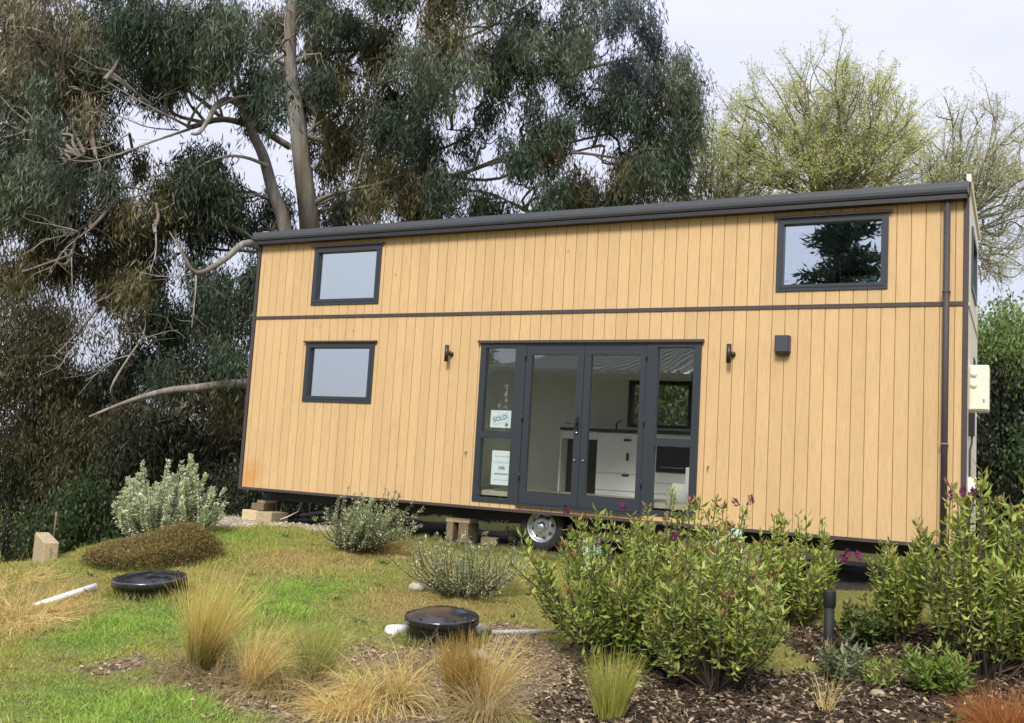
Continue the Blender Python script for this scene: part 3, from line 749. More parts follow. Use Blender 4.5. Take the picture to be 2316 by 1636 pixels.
def septic_lid(P, r, h, tilt, label):
    o = tag(empty('tank_lid', tuple(P)), label, 'tank lid', 'black tank lids set in the lawn'); o.rotation_euler = tilt
    MB().lathe((0, 0, 0), [(r*.93, -.25), (r*.93, h-.055), (r*.95, h-.05)], 40).build('collar', LIDM, o)
    b = MB().lathe((0, 0, 0), [(r*.95, h-.062), (r, h-.060), (r*1.0, h-.012), (r*.985, h), (r*.94, h+.004), (r*.75, h+.026), (r*.45, h+.052), (r*.15, h+.064), (0, h+.065)], 40)
    b.build('lid', LIDM, o)
    for k in range(6):
        a = k*math.pi/3+.4
        MB().cyl((r*.9*math.cos(a), r*.9*math.sin(a), h+.004), .014, .012, 8).build('bolt', BLACKM, o)
    return o
P = gpx(322, 1352); septic_lid(P+np.array([-.12, .20, -.01]), .345, .17, (.09, -.03, 0), 'black round tank lid in the upper left lawn beside a white pipe')
P2 = gpx(992, 1466); septic_lid(P2+np.array([-.12, .24, -.01]), .33, .25, (.07, .01, 0), 'black round tank lid between straw tussocks, white pipe stubs at its sides')
def lyingpipe(a, b, r, mt, name, label, cat='pipe'):
    return tag(MB().tube([a, (np.array(a)+np.array(b))/2, b], r, 14).build(name, mt), label, cat)
A = gpx(78, 1372); B = gpx(215, 1337)
lyingpipe(A+[0, 0, .0], B+[0, 0, .045], .032, PVC, 'white_pipe', 'white plastic pipe lying half buried left of the upper tank lid')
A = gpx(896, 1444); d_ = depth_of(A)
p1 = px(880, 1429, d_+.05); p2 = px(916, 1427, d_+.2)
lyingpipe(p1, p2, .058, PVC, 'pipe_stub', 'white pipe stub poking from the left side of the lower tank lid')
p1 = px(1062, 1420, d_+.25); p2 = px(1089, 1424, d_+.2)
lyingpipe(p1, p2, .05, PVC, 'pipe_stub', 'white pipe stub on the right side of the lower tank lid')
A = gpx(1082, 1438)+[0, 0, .02]; B = gpx(1112, 1436)+[0, 0, .02]; C_ = gpx(1270, 1432)+[0, 0, .015]
cp = lyingpipe(B, C_, .022, CONDUIT, 'grey_conduit', 'thin grey conduit lying on bare soil, running right from the lower tank lid')
MB().tube([A, B], .03, 10).build('coupling', BLACK, cp)
def stone(x, y, r, label, mt=STONE, lift=.3):
    P = gpx(x, y); v = []; n_ = 12
    b = MB(); prof = [(r*s_, h_*r) for s_, h_ in ((.0, -.5), (.8, -.4), (1.0, .0), (.8, .42), (.45, .62), (0, .68))]
    b.lathe((0, 0, 0), prof, n_); q = np.array(b.v); q *= 1+.3*(np.random.default_rng(int(x)).random((len(q), 1))-.5); q[:, 0] *= 1.3
    b.v = [tuple(p) for p in q]
    return tag(b.build('stone', mt, None, tuple(P+np.array([0, 0, r*lift]))), label, 'stone')
stone(942, 1334, .075, 'pale round stone beside the sparse white flowered shrub')
stone(1083, 1490, .075, 'cream stone in the straw right of the lower tank lid')
stone(1050, 1392, .05, 'small white stone just behind the lower tank lid')
stone(1985, 1575, .05, 'tan stone on the dark mulch near the rust coloured sedge', M('tan_stone', (.30, .24, .16), .9, .3, 14, bmp=.5))
stone(1440, 1560, .04, 'small brown stone on mulch beside the yellow green tussock')
# retaining sleepers and stake at the left
P = gpx(113, 1268)
sl_ = MB().box(-.078, 0, -.2, .078, .8, .20, .012).build('timber_sleeper', PINE, None, tuple(P)); sl_.rotation_euler = (.05, 0, math.radians(60))
tag(sl_, 'sawn timber sleeper showing its pale square end at the left lawn edge', 'sleeper')
MB().box(-.004, -.004, .03, .004, -.001, .13).build('grain_split', PINEDARK, sl_)
q0 = gpx(121, 1262); dq = depth_of(q0)+.4
tag(MB().tube([px(118, 1245, dq), px(128, 1158, dq)], .012, 6).build('garden_stake', PINEDARK), 'thin grey stake standing behind the timber sleeper', 'stake')
# black garden post among the shrubs
P = gpx(1873, 1484); po = tag(empty('garden_post', tuple(P)), 'short black garden post between the flowering shrubs', 'post')
MB().tube([(0, 0, -.2), (.0, 0, .42)], [.041, .043], 16).build('shaft', BLACKM, po)
MB().lathe((0, 0, 0), [(.043, .40), (.052, .41), (.053, .53), (.050, .545), (0, .547)], 18).build('cap', BLACKM, po)
# plastic plant guards
def guard(P, r, h, rz, lean, label, mt=GUARD):
    b = MB(); n_ = 3
    for (rr, s_) in ((r, 1), (r-.006, -1)):
        pass
    v = []; f = []
    for rr in (r, r-.008):
        for z, q in ((0, 1.0), (h, .62)):
            v += [(rr*q*math.cos(2*math.pi*i/3), rr*q*math.sin(2*math.pi*i/3), z) for i in range(3)]
    for i in range(3):
        j = (i+1) % 3; f += [(i, j, 3+j, 3+i), (6+j, 6+i, 9+i, 9+j), (3+i, 3+j, 9+j, 9+i), (j, i, 6+i, 6+j)]
    b.add(v, f); o = b.build('plant_guard', mt, None, tuple(P)); o.rotation_euler = (lean[0], lean[1], rz)
    return tag(o, label, 'plant guard', 'mint plastic plant guards')
guard(gpx(1512, 1476), .19, .42, .55, (.0, -.1), 'mint green plastic plant guard standing on mulch under the flowering shrubs')
guard(gpx(1632, 1330)+np.array([0, 0, .0]), .24, .62, .2, (.05, .05), 'tall pale mint plant guard rising behind the shrubs below the doors')
guard(gpx(1335, 1290), .17, .36, .9, (0, 0), 'small pale plant guard behind the shrub next to the trailer wheel')
guard(gpx(1625, 1500), .12, .2, .4, (.2, .1), 'low crumpled white plant guard between shrub stems', PVC)
guard(gpx(2215, 1490), .12, .22, .3, (.1, .1), 'white plant guard half hidden at the foot of the large right shrub', PVC)
guard(gpx(2290, 1498), .12, .24, 1.3, (.1, -.1), 'white plant guard at the photo edge beneath the large right shrub', PVC)

# ------------------------------------------------------------------ leaves
def leafmesh(name, base, d, side, L, W, colr, mat, parent=None, fold=.18, origin=None, rich=False):
    """pointed leaves: base point, direction, side vector, length, width"""
    base = np.asarray(base); n = len(base)
    L = np.broadcast_to(L, (n,))[:, None]; W = np.broadcast_to(W, (n,))[:, None]
    nrm = unit(np.cross(d, side))
    if origin is not None: base = base-np.asarray(origin)
    mid = base+d*L*.45
    if not rich:
        v = np.stack([base, mid+side*W*.5+nrm*W*fold, base+d*L, mid-side*W*.5+nrm*W*fold], 1).reshape(-1, 3)
        f = np.arange(n*4).reshape(n, 4)
        c = np.repeat(colr, 4, 0)
    else:
        tip = base+d*L-nrm*L*.12
        v = np.stack([base, mid+side*W*.5+nrm*W*fold, mid, mid-side*W*.5+nrm*W*fold, tip], 1).reshape(-1, 3)
        o = np.arange(n)[:, None]*5
        f = np.concatenate([o+np.array([0, 1, 2, 2]) if False else o+np.array([[0, 2, 1]]), o+np.array([[0, 3, 2]]), o+np.array([[1, 2, 4]]), o+np.array([[2, 3, 4]])])
        c = np.repeat(colr, 5, 0)
    return link(name, npmesh(name, v, f, c, smooth=not rich), mat, parent)
def rsphere(n): return unit(rng.normal(size=(n, 3)))
def perp(d):
    return unit(np.cross(d, rsphere(len(d))))
def vary(c, n, a=.18, hue=.08):
    c = np.broadcast_to(np.asarray(c, float), (n, 3))
    return np.clip(c*(1+a*rng.normal(size=(n, 1)))*(1+hue*rng.normal(size=(n, 3))), .004, .9)
def wander(a, b, n, j, sag=0.0):
    a = np.asarray(a, float); b = np.asarray(b, float); t = np.linspace(0, 1, n)[:, None]
    p = a+(b-a)*t; w = rng.normal(size=(n, 3))*j*np.linalg.norm(b-a); w[0] = 0; w[-1] = 0
    p += w*np.sin(np.pi*t)
    p[:, 2] += -sag*np.sin(np.pi*t[:, 0])
    return p
def smooth(pts, k=4):
    P = np.asarray(pts, float); n = len(P)
    if n < 3: return P
    t = np.linspace(0, n-1, (n-1)*k+1); i = np.clip(t.astype(int), 0, n-2); u = (t-i)[:, None]
    Pm = P[np.clip(i-1, 0, n-1)]; P0 = P[i]; P1 = P[i+1]; P2 = P[np.clip(i+2, 0, n-1)]
    return .5*((2*P0)+(-Pm+P1)*u+(2*Pm-5*P0+4*P1-P2)*u*u+(-Pm+3*P0-3*P1+P2)*u**3)
def limb(nb, pts, depths, w0, w1, n=7, k=4):
    """limb given by photo pixels with a depth each; widths in pixels"""
    depths = np.broadcast_to(depths, (len(pts),))
    P = np.array([px(x*K, y*K, d) for (x, y), d in zip(pts, depths)])
    P = smooth(P, k); m_ = len(P)
    D = np.array([depth_of(p) for p in P])
    R = np.linspace(w0, w1, m_)*.5*D/F
    nb.tube(P, R, n); return P

# palettes (leaf colours of the old and the young growth)
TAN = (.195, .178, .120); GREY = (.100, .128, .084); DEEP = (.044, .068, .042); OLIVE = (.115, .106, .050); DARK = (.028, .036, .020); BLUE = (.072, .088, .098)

# openings between the boughs where the sky shows through (photo pixels, radii)
GAPS = [(942,48,24,28),(935,88,30,22),(1031,188,40,24),(1068,222,44,26),(1039,268,42,20),(1102,326,48,26),(1165,335,36,18),(1361,104,26,40),(1410,110,22,30),(1322,168,24,26),(1360,215,34,22),
 (1385,318,34,26),(1328,352,36,22),(1157,410,46,26),(1160,455,44,20),(835,289,14,34),(894,189,16,22),(1250,26,34,18),(1290,255,26,16),(1215,390,30,16),(1060,440,34,14),
 (678,104,22,36),(540,155,34,22),(545,196,28,30),(420,210,44,20),(490,313,66,44),(376,324,38,24),(566,386,40,40),(606,338,26,36),(244,303,44,24),(362,279,40,18),(716,335,18,70),(622,500,22,26),(480,250,46,26),(300,290,40,22),
 (92,676,62,26),(231,717,42,34),(402,546,34,34),(532,588,54,46),(402,652,34,22),(176,759,36,22),(200,787,40,22),(532,777,34,30),(337,759,22,22),(450,560,36,26),(150,705,40,20)]
_G = np.array(GAPS, float); _G[:, 2:] *= np.where(_G[:, :1] < 760, .78, .95)
def in_gap(p):
    d = p-CAM; z = d@_fw; u = CX+F*(d@_rt)/z; w_ = CY-F*(d@_up)/z
    q = ((u[:, None]-_G[:, 0])/_G[:, 2])**2+((w_[:, None]-_G[:, 1])/_G[:, 3])**2
    return (q < (rng.uniform(.75, 1.45, (len(p), 1)))**2).any(1)
def crown(masses, depth0, spread, parent, name='crown', Lr=(.13, .24), Wr=(.020, .034), avoid=None, dens=1.0):
    B = []; Dd = []; C = []; ends = []
    for (x, y, rx, ry, colr, w) in masses:
        d0 = depth0+rng.uniform(-1, 1)*spread
        mpp = d0/F*K
        rx *= 1.12; ry *= 1.12; ncl = max(4, int(w*rx*ry/1250))
        cc = []
        for _ in range(ncl):
            while True:
                u, v_ = rng.uniform(-1, 1, 2)
                if u*u+v_*v_ < 1: break
            ux, vy, dd = x+u*rx*.86, y+v_*ry*.86, d0+rng.normal()*spread*.45
            if avoid is not None:
                for (p0, p1) in zip(avoid[:-1], avoid[1:]):
                    if min(p0[1], p1[1])-20 < vy < max(p0[1], p1[1])+20:
                        xc = p0[0]+(p1[0]-p0[0])*(vy-p0[1])/(p1[1]-p0[1]+1e-6)
                        if abs(ux-xc) < 62: dd = max(dd, depth0+1.3)
            cc.append(px(ux*K, vy*K, dd))
        ends.append((px(x*K, y*K, d0), np.array(cc)))
        nsp = 26; nlf = int(22*dens)
        rad = np.clip(min(rx, ry)*mpp*.55, .4, 1.0)*rng.uniform(.6, 1.25)
        for c0 in cc:
            ctint = np.array(colr)*(1+.14*rng.normal())
            rad = np.clip(min(rx, ry)*mpp*.55, .4, 1.0)*rng.uniform(.6, 1.3)
            sp = c0+rsphere(nsp)*(rng.random((nsp, 1))**.5)*np.array([rad, rad, rad*.95])
            sp = sp[~in_gap(sp-np.array([0, 0, .15]))]
            if not len(sp): continue
            p = np.repeat(sp, nlf, 0); n = len(p)
            p = p+rng.normal(size=(n, 3))*np.array([.10, .10, .19])-np.array([0, 0, .12])
            dr = np.array([0, 0, -1.0])*rng.uniform(.5, 1.4, (n, 1))+rsphere(n)*.62
            B.append(p); Dd.append(unit(dr))
            C.append(np.repeat(vary(ctint, len(sp), .16, .05), nlf, 0)*(1+.2*rng.normal(size=(n, 1))).clip(.5, 1.8))
    B = np.concatenate(B); Dd = np.concatenate(Dd); C = np.concatenate(C).clip(.004, .5); n = len(B)
    leafmesh(name, B, Dd, perp(Dd), rng.uniform(*Lr, n), rng.uniform(*Wr, n), C, LEAF, parent)
    return ends, n

def branchwork(nb, ends, trunks, w0=.036, per=1.0):
    """boughs from the nearest trunk points to the foliage masses, twigs to each clump"""
    T = np.concatenate(trunks)
    for c, cl in ends:
        q = T[np.argsort(np.linalg.norm((T-c)*np.array([1, 1, 1.6])+np.array([0, 0, .8]), axis=1))[:6]]
        a = q[rng.integers(0, len(q))]
        P = smooth(wander(a, c, 5, .07, -.15), 3); R = np.linspace(w0*rng.uniform(.8, 1.3), .022, len(P)); nb.tube(P, R, 5)
        for e in cl:
            s_ = P[rng.integers(len(P)//3, len(P))]
            Q = smooth(wander(s_, e+rng.normal(size=3)*.15, 4, .09), 2); nb.tube(Q, np.linspace(.02, .006, len(Q)), 4)
NLEAF = 0
# ------------------------------------------------------------------ eucalypt with the tall pale trunk
DE = 22.0
base = px(705*K, 1010*K, DE)
t1 = tag(empty('eucalypt_tree', (0, 0, 0)), 'tall eucalypt with a thick pale grey trunk rising behind the left of the roof', 'tree', 'eucalypt trees')
nb = NB()
tr = [limb(nb, [(722, 1080), (712, 800), (694, 505), (680, 390), (664, 250), (652, 165), (652, 80), (660, -30), (668, -140)], [22, 22, 22, 22, 22.1, 22.2, 22.3, 22.4, 22.6], 56, 15, 14)]
nb.build('trunk', BARK, t1)
nb = NB()
tr.append(limb(nb, [(682, 470), (735, 440), (790, 425)], [22, 21.8, 21.4], 15, 5))
tr.append(limb(nb, [(655, 225), (690, 190), (760, 150), (860, 60)], [22.1, 22.4, 22.8, 23], 14, 6))
tr.append(limb(nb, [(668, 300), (760, 330), (860, 370), (1000, 395), (1120, 362), (1240, 350), (1330, 330)], [22, 22.6, 22.8, 22.8, 22.6, 22.6, 22.8], 14, 5))
tr.append(limb(nb, [(690, 470), (840, 400), (1000, 330), (1060, 300), (1000, 290)], [22, 22.8, 23.4, 23.6, 23.6], 9, 3))
tr.append(limb(nb, [(655, 140), (800, 110), (960, 110), (1100, 60), (1230, -20)], [22.2, 22.8, 23.2, 23.3, 23.4], 12, 5))
tr.append(limb(nb, [(700, 480), (880, 430), (1080, 430), (1170, 470), (1190, 480)], [22, 23, 23.8, 23.8, 23.8], 8, 3))
tr.append(limb(nb, [(1000, 395), (1120, 400), (1250, 330), (1400, 290), (1500, 250)], [22.8, 23, 23, 23, 23], 8, 4))
tr.append(limb(nb, [(960, 110), (1120, 160), (1280, 160), (1430, 130), (1500, 180)], [22.8, 22.8, 22.8, 22.8, 22.8], 12, 5))
tr.append(limb(nb, [(640, 205), (612, 180), (580, 165), (540, 168)], [22.1, 21.8, 21.6, 21.4], 14, 6))
tr.append(limb(nb, [(645, 150), (610, 130), (570, 122), (530, 100), (480, 50)], [22.2, 22, 21.8, 21.6, 21.4], 9, 4))
MR = [(780,50,110,80,DEEP,1),(800,165,110,85,OLIVE,1.1),(755,260,70,80,OLIVE,.9),(830,365,135,100,OLIVE,1.2),(760,420,60,80,DARK,.8),(900,450,140,50,OLIVE,1.1),
 (950,50,120,90,OLIVE,1),(1000,150,100,85,GREY,1),(900,230,80,55,DEEP,.9),(1120,50,100,75,GREY,.9),(1140,165,95,80,GREY,1.1),(1240,50,85,75,DEEP,.9),
 (1330,45,80,60,BLUE,.9),(1420,60,55,75,BLUE,1),(1400,150,60,60,BLUE,.7),(1475,170,80,80,GREY,1.2),(1500,260,72,100,GREY,1.3),(1540,215,45,80,GREY,1),(1430,300,55,60,DEEP,.8),
 (1190,270,90,60,DEEP,1),(1285,280,80,60,OLIVE,1.1),(1090,320,50,45,DEEP,.6),(1200,430,65,45,DEEP,.8),(1320,430,70,40,OLIVE,.9),(1410,380,50,50,DEEP,.7),(1010,430,55,45,DEEP,.6),
 (640,90,60,80,TAN,.9),(560,45,70,55,GREY,.8),(720,330,60,60,OLIVE,.7),(1250,160,60,60,DEEP,.6),(1480,370,45,40,DEEP,.5),(1080,230,50,45,DEEP,.5),(700,20,70,60,GREY,.8),(1040,-60,420,70,GREY,.8),(870,300,60,50,DEEP,.8),(1330,200,50,50,DEEP,.5),(1110,455,45,25,DEEP,.5),(1250,350,60,35,OLIVE,.6),(850,230,60,50,OLIVE,.7),(960,320,50,40,DEEP,.6),(1060,130,60,50,OLIVE,.7),(1330,110,60,50,GREY,.6),(1370,230,45,45,DEEP,.6),(1150,350,45,35,DEEP,.6),(960,400,60,50,OLIVE,.8),(690,230,50,60,DEEP,.7),(1440,420,60,45,OLIVE,.7),(1380,460,70,25,DEEP,.6),(1000,200,50,40,GREY,.5),(840,60,70,60,DEEP,.8),(1195,110,60,50,GREY,.7),(720,120,50,60,DEEP,.7),(1270,455,60,25,DEEP,.6)]
MR = [(q[0], q[1], q[2], q[3], q[4], q[5]*.95) for q in MR]
ends, n = crown(MR, 22.3, 1.3, t1, avoid=[(660, -30), (652, 80), (652, 165), (664, 250), (680, 390), (694, 505)]); NLEAF += n
branchwork(nb, ends, tr)
nb.build('branches', BARK, t1)

# ------------------------------------------------------------------ leaning eucalypt with drooping grey foliage and bare limbs
t2 = tag(empty('eucalypt_tree', (0, 0, 0)), 'leaning eucalypt with bare arching silver limbs and drooping tan grey foliage at the left', 'tree', 'eucalypt trees')
nb = NB()
tr = [limb(nb, [(700, 1080), (672, 800), (640, 520), (612, 430), (590, 350), (566, 300), (548, 248)], [20.6, 20.6, 20.4, 20.3, 20.2, 20.1, 20.0], 38, 18, 12)]
nb.build('trunk', BARK, t2)
nb = NB(); dead = NB()
def dl_(pts, d, a, b, n=6):
    q = NB(); Pq = limb(q, pts, np.broadcast_to(d, (len(pts),))-np.linspace(0, 1, len(pts))**.5*.9, a*.56, b*.45, n); tr.append(Pq); Lq = np.linalg.norm(Pq[-1]-Pq[0])
    for _ in range(int(3+Lq*3)):
        i = rng.integers(len(Pq)//4, len(Pq)-1); td = unit(Pq[i+1]-Pq[i]); e = unit(td+rng.normal(size=3)*.7)*rng.uniform(.15, .6)
        q.tube(smooth(np.array([Pq[i], Pq[i]+e*.5+rng.normal(size=3)*.04, Pq[i]+e+rng.normal(size=3)*.08]), 2), np.linspace(.006, .002, 5), 3)
    q.build('bare_limb', DEADWOOD, t2)
tr.append(limb(nb, [(556, 270), (540, 238), (510, 224), (484, 238), (468, 268), (446, 298), (430, 300)], [20, 19.7, 19.2, 18.8, 18.5, 18.3, 18.3], 19, 7, 8))
dl_([(598, 372), (560, 356), (520, 350), (480, 358), (440, 380), (414, 415)], 20.1, 16, 5)
dl_([(420, 285), (440, 245), (465, 218), (480, 205)], 19.6, 13, 6)
dl_([(430, 288), (380, 262), (300, 220), (235, 180)], [19.6, 19.4, 19.2, 19], 13, 5)
dl_([(370, 258), (310, 238), (240, 205)], 19.2, 8, 4)
dl_([(425, 290), (350, 315), (270, 345), (200, 362), (130, 355)], [19.6, 19.3, 19, 18.8, 18.7], 12, 4)
dl_([(400, 292), (330, 285), (270, 262), (205, 252)], [19.5, 19.2, 19, 18.8], 7, 3)
dl_([(290, 300), (230, 330), (170, 335), (120, 330)], 19, 6, 2); dl_([(215, 350), (225, 372), (222, 385)], 18.9, 4, 2)
dl_([(340, 240), (360, 222), (372, 212)], 19.2, 5, 2); dl_([(190, 345), (140, 368), (128, 372)], 18.8, 4, 2)
tr.append(limb(nb, [(650, 330), (580, 290), (500, 268), (430, 285)], [22, 21.5, 20.8, 19.8], 17, 12, 7))
tr.append(limb(nb, [(632, 600), (560, 545), (500, 585), (440, 612), (405, 560), (380, 520)], [20.5, 18.2, 17.6, 17.2, 17.1, 17.2], 20, 3, 8))
dl_([(440, 612), (438, 660), (430, 735)], 18.2, 8, 3)
dl_([(430, 615), (380, 622), (310, 610)], 18.2, 7, 3)
dl_([(348, 495), (350, 560), (340, 600)], 18.5, 8, 4)
dl_([(155, 600), (170, 540), (175, 520), (120, 505), (90, 500)], 18.4, 7, 3); dl_([(215, 505), (150, 555), (110, 610)], 18.4, 6, 2); dl_([(165, 525), (100, 540), (70, 565)], 18.4, 6, 2); dl_([(160, 560), (162, 650)], 18.4, 5, 2)
tr.append(limb(nb, [(590, 860), (520, 862), (445, 870), (380, 876), (320, 890), (262, 910), (200, 935)], [18.2, 17.0, 16.5, 16.3, 16.1, 16.0, 15.9], 26, 5, 9))
dl_([(262, 905), (250, 870), (290, 800), (318, 760), (325, 735)], [17.3, 17.4, 17.6, 17.8, 17.9], 13, 5)
dl_([(300, 795), (250, 810), (215, 840), (190, 855)], 17.6, 8, 3); dl_([(220, 730), (160, 785), (130, 830)], 17.9, 6, 3); dl_([(180, 740), (140, 780), (120, 800)], 17.9, 5, 2); dl_([(320, 760), (370, 745), (400, 740)], 17.9, 5, 2)
dl_([(440, 880), (420, 900), (412, 915)], 17.6, 6, 3)
ML = [(110,90,150,115,TAN,1.2),(60,250,90,120,GREY,1.1),(50,390,80,90,GREY,1),(150,210,90,100,TAN,1.1),(190,130,80,100,GREY,.8),(300,45,110,70,DEEP,1),(250,165,85,70,GREY,.9),(330,130,80,60,DEEP,.8),(430,50,100,70,GREY,.9),
 (430,130,100,60,GREY,.9),(520,100,60,70,GREY,.7),(140,420,130,80,GREY,1.1),(40,520,80,80,OLIVE,1),(100,340,70,60,TAN,.8),(300,420,100,50,OLIVE,.9),(230,470,120,50,DARK,.9),(470,430,90,55,DEEP,.9),(530,440,50,60,DEEP,.8),(380,180,70,50,GREY,.5),
 (300,580,95,70,OLIVE,1.2),(290,650,80,50,OLIVE,1),(360,490,80,50,DARK,.9),(80,600,100,50,OLIVE,.9),(450,360,60,40,DEEP,.5),(540,180,50,60,DEEP,.5),(70,170,80,80,TAN,.8),(-60,300,60,300,GREY,.5),(600,470,40,40,DEEP,.4),(480,480,80,40,DARK,.8),(200,-50,260,60,GREY,.8),(220,90,80,80,TAN,.9),(130,300,70,70,GREY,.9),(390,90,70,60,GREY,.8),(200,290,60,50,DEEP,.6),(480,60,60,50,DEEP,.7),(20,60,60,90,TAN,1),(30,640,80,50,OLIVE,.9),(200,560,80,60,OLIVE,.9),(420,540,70,50,DEEP,.9),(380,450,60,40,OLIVE,.7),(560,520,50,40,DEEP,.7),(590,210,40,60,DEEP,.5),(130,520,60,50,OLIVE,.8),(250,360,80,50,OLIVE,.6)]
ends, n = crown(ML, 19.9, 1.2, t2, avoid=[(548, 248), (566, 300), (590, 350), (612, 430), (640, 520)]); NLEAF += n
branchwork(nb, ends, tr, .035)
nb.build('branches', BARK, t2)

# ------------------------------------------------------------------ dark thicket trees at the lower left
def thicket(name, label, masses, depth, spread, stems, cat='tree', group='dark trees left of the house', Lr=(.09, .16), Wr=(.018, .032)):
    global NLEAF
    t = tag(empty(name, (0, 0, 0)), label, cat, group)
    b = NB(); trk = []
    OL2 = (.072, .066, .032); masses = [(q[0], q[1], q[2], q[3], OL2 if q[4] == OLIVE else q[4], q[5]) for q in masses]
    for s_ in stems: trk.append(limb(b, s_[0], s_[1], s_[2], s_[3], 8))
    b.build('trunk', BARK, t)
    e, n = crown(masses, depth, spread, t, 'crown', Lr, Wr, dens=1.15); NLEAF += n
    b = NB(); branchwork(b, e, trk, .03); b.build('branches', TWIG, t)
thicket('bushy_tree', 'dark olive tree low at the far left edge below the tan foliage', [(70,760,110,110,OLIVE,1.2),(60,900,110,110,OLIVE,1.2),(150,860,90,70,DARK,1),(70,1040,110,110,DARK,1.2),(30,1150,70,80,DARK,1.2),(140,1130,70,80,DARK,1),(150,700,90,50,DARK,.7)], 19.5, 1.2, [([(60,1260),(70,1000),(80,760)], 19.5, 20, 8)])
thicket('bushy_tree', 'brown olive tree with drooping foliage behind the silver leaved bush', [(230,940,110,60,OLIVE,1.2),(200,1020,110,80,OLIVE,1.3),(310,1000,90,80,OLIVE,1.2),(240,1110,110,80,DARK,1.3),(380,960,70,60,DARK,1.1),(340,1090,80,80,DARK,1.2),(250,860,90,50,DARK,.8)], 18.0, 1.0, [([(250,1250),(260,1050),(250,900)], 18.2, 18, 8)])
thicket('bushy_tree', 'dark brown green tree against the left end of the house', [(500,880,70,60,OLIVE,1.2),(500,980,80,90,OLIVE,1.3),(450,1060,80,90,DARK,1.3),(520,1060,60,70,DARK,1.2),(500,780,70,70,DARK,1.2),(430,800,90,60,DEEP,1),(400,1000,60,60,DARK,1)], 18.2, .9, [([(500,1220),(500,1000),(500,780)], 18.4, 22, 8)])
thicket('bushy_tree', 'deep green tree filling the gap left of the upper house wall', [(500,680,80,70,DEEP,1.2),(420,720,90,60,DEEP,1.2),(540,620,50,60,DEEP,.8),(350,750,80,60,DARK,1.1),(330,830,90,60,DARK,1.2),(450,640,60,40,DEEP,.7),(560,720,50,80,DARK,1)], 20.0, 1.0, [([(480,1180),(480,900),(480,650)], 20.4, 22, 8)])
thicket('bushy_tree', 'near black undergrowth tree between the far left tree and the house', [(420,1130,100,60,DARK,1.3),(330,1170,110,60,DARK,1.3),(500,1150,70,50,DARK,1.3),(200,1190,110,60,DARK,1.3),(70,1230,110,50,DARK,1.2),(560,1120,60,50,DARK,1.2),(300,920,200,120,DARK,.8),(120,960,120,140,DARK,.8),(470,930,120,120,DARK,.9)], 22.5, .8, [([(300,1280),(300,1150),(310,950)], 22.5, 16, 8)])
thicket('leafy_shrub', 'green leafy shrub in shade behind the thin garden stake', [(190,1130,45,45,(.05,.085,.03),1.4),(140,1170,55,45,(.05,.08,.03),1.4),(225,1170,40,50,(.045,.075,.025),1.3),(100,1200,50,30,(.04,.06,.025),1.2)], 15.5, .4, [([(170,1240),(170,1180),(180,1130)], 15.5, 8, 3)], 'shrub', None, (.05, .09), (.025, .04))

# ------------------------------------------------------------------ hedge seen behind the house, dark one added to blacken the gap under it, dark shrub at the right end
def hedge(label, masses, depth, spread, stems, colset, cat='hedge', nm='hedge'):
    thicket(nm, label, masses, depth, spread, stems, cat, None, (.06, .11), (.03, .05))
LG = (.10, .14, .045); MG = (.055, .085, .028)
hedge('light green hedge growing close behind the house, seen through its back window', [(1430,880,110,70,LG,1.4),(1560,870,110,80,LG,1.5),(1500,960,130,70,LG,1.4),(1650,640,120,60,MG,1),(1850,620,150,60,LG,1.2),(1450,1010,150,80,MG,1.2)], 17.5, .5, [([(1500,1120),(1500,1000),(1500,850)], 17.6, 12, 6)], None)
hedge('low black hedge along the back of the trailer, added to darken the gap underneath', [(700,1150,150,50,DARK,1.4),(950,1160,150,50,DARK,1.4),(1200,1180,150,55,DARK,1.4),(1450,1190,150,60,DARK,1.4),(1700,1200,160,60,DARK,1.4),(1950,1210,160,60,DARK,1.4),(600,1130,90,50,DARK,1.4)], 16.8, .6, [([(1200,1260),(1200,1200),(1210,1150)], 16.8, 8, 4)], None)  # hedge added as a dark backdrop for the gap below the trailer
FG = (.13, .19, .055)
hedge('tall shrub with bright green top and dark base behind the right house end', [(2230,740,60,45,FG,1.3),(2290,760,50,60,FG,1.3),(2215,800,40,50,FG,1.1),(2290,850,60,50,DARK,1.3),(2240,900,50,60,DARK,1.3),(2300,960,60,60,(.05,.09,.03),1.1),(2240,1010,55,70,DARK,1.4),(2300,1080,60,60,DARK,1.3),(2220,1110,45,60,DARK,1.3),(2170,1000,30,120,DARK,1),(2190,800,30,60,FG,.8),(2360,900,60,200,DARK,1),(2240,1160,60,40,DARK,1.2),(2320,1170,60,50,DARK,1.2),(2440,960,70,90,MG,.9),(2450,1120,80,80,DARK,1),(2560,1000,80,80,MG,.9),(2560,1150,80,60,DARK,.9),(2690,1050,80,90,MG,.9)], 16.5, .7, [([(2250,1180),(2250,1000),(2250,780)], 16.6, 14, 6)], None, 'shrub', 'tall_shrub')

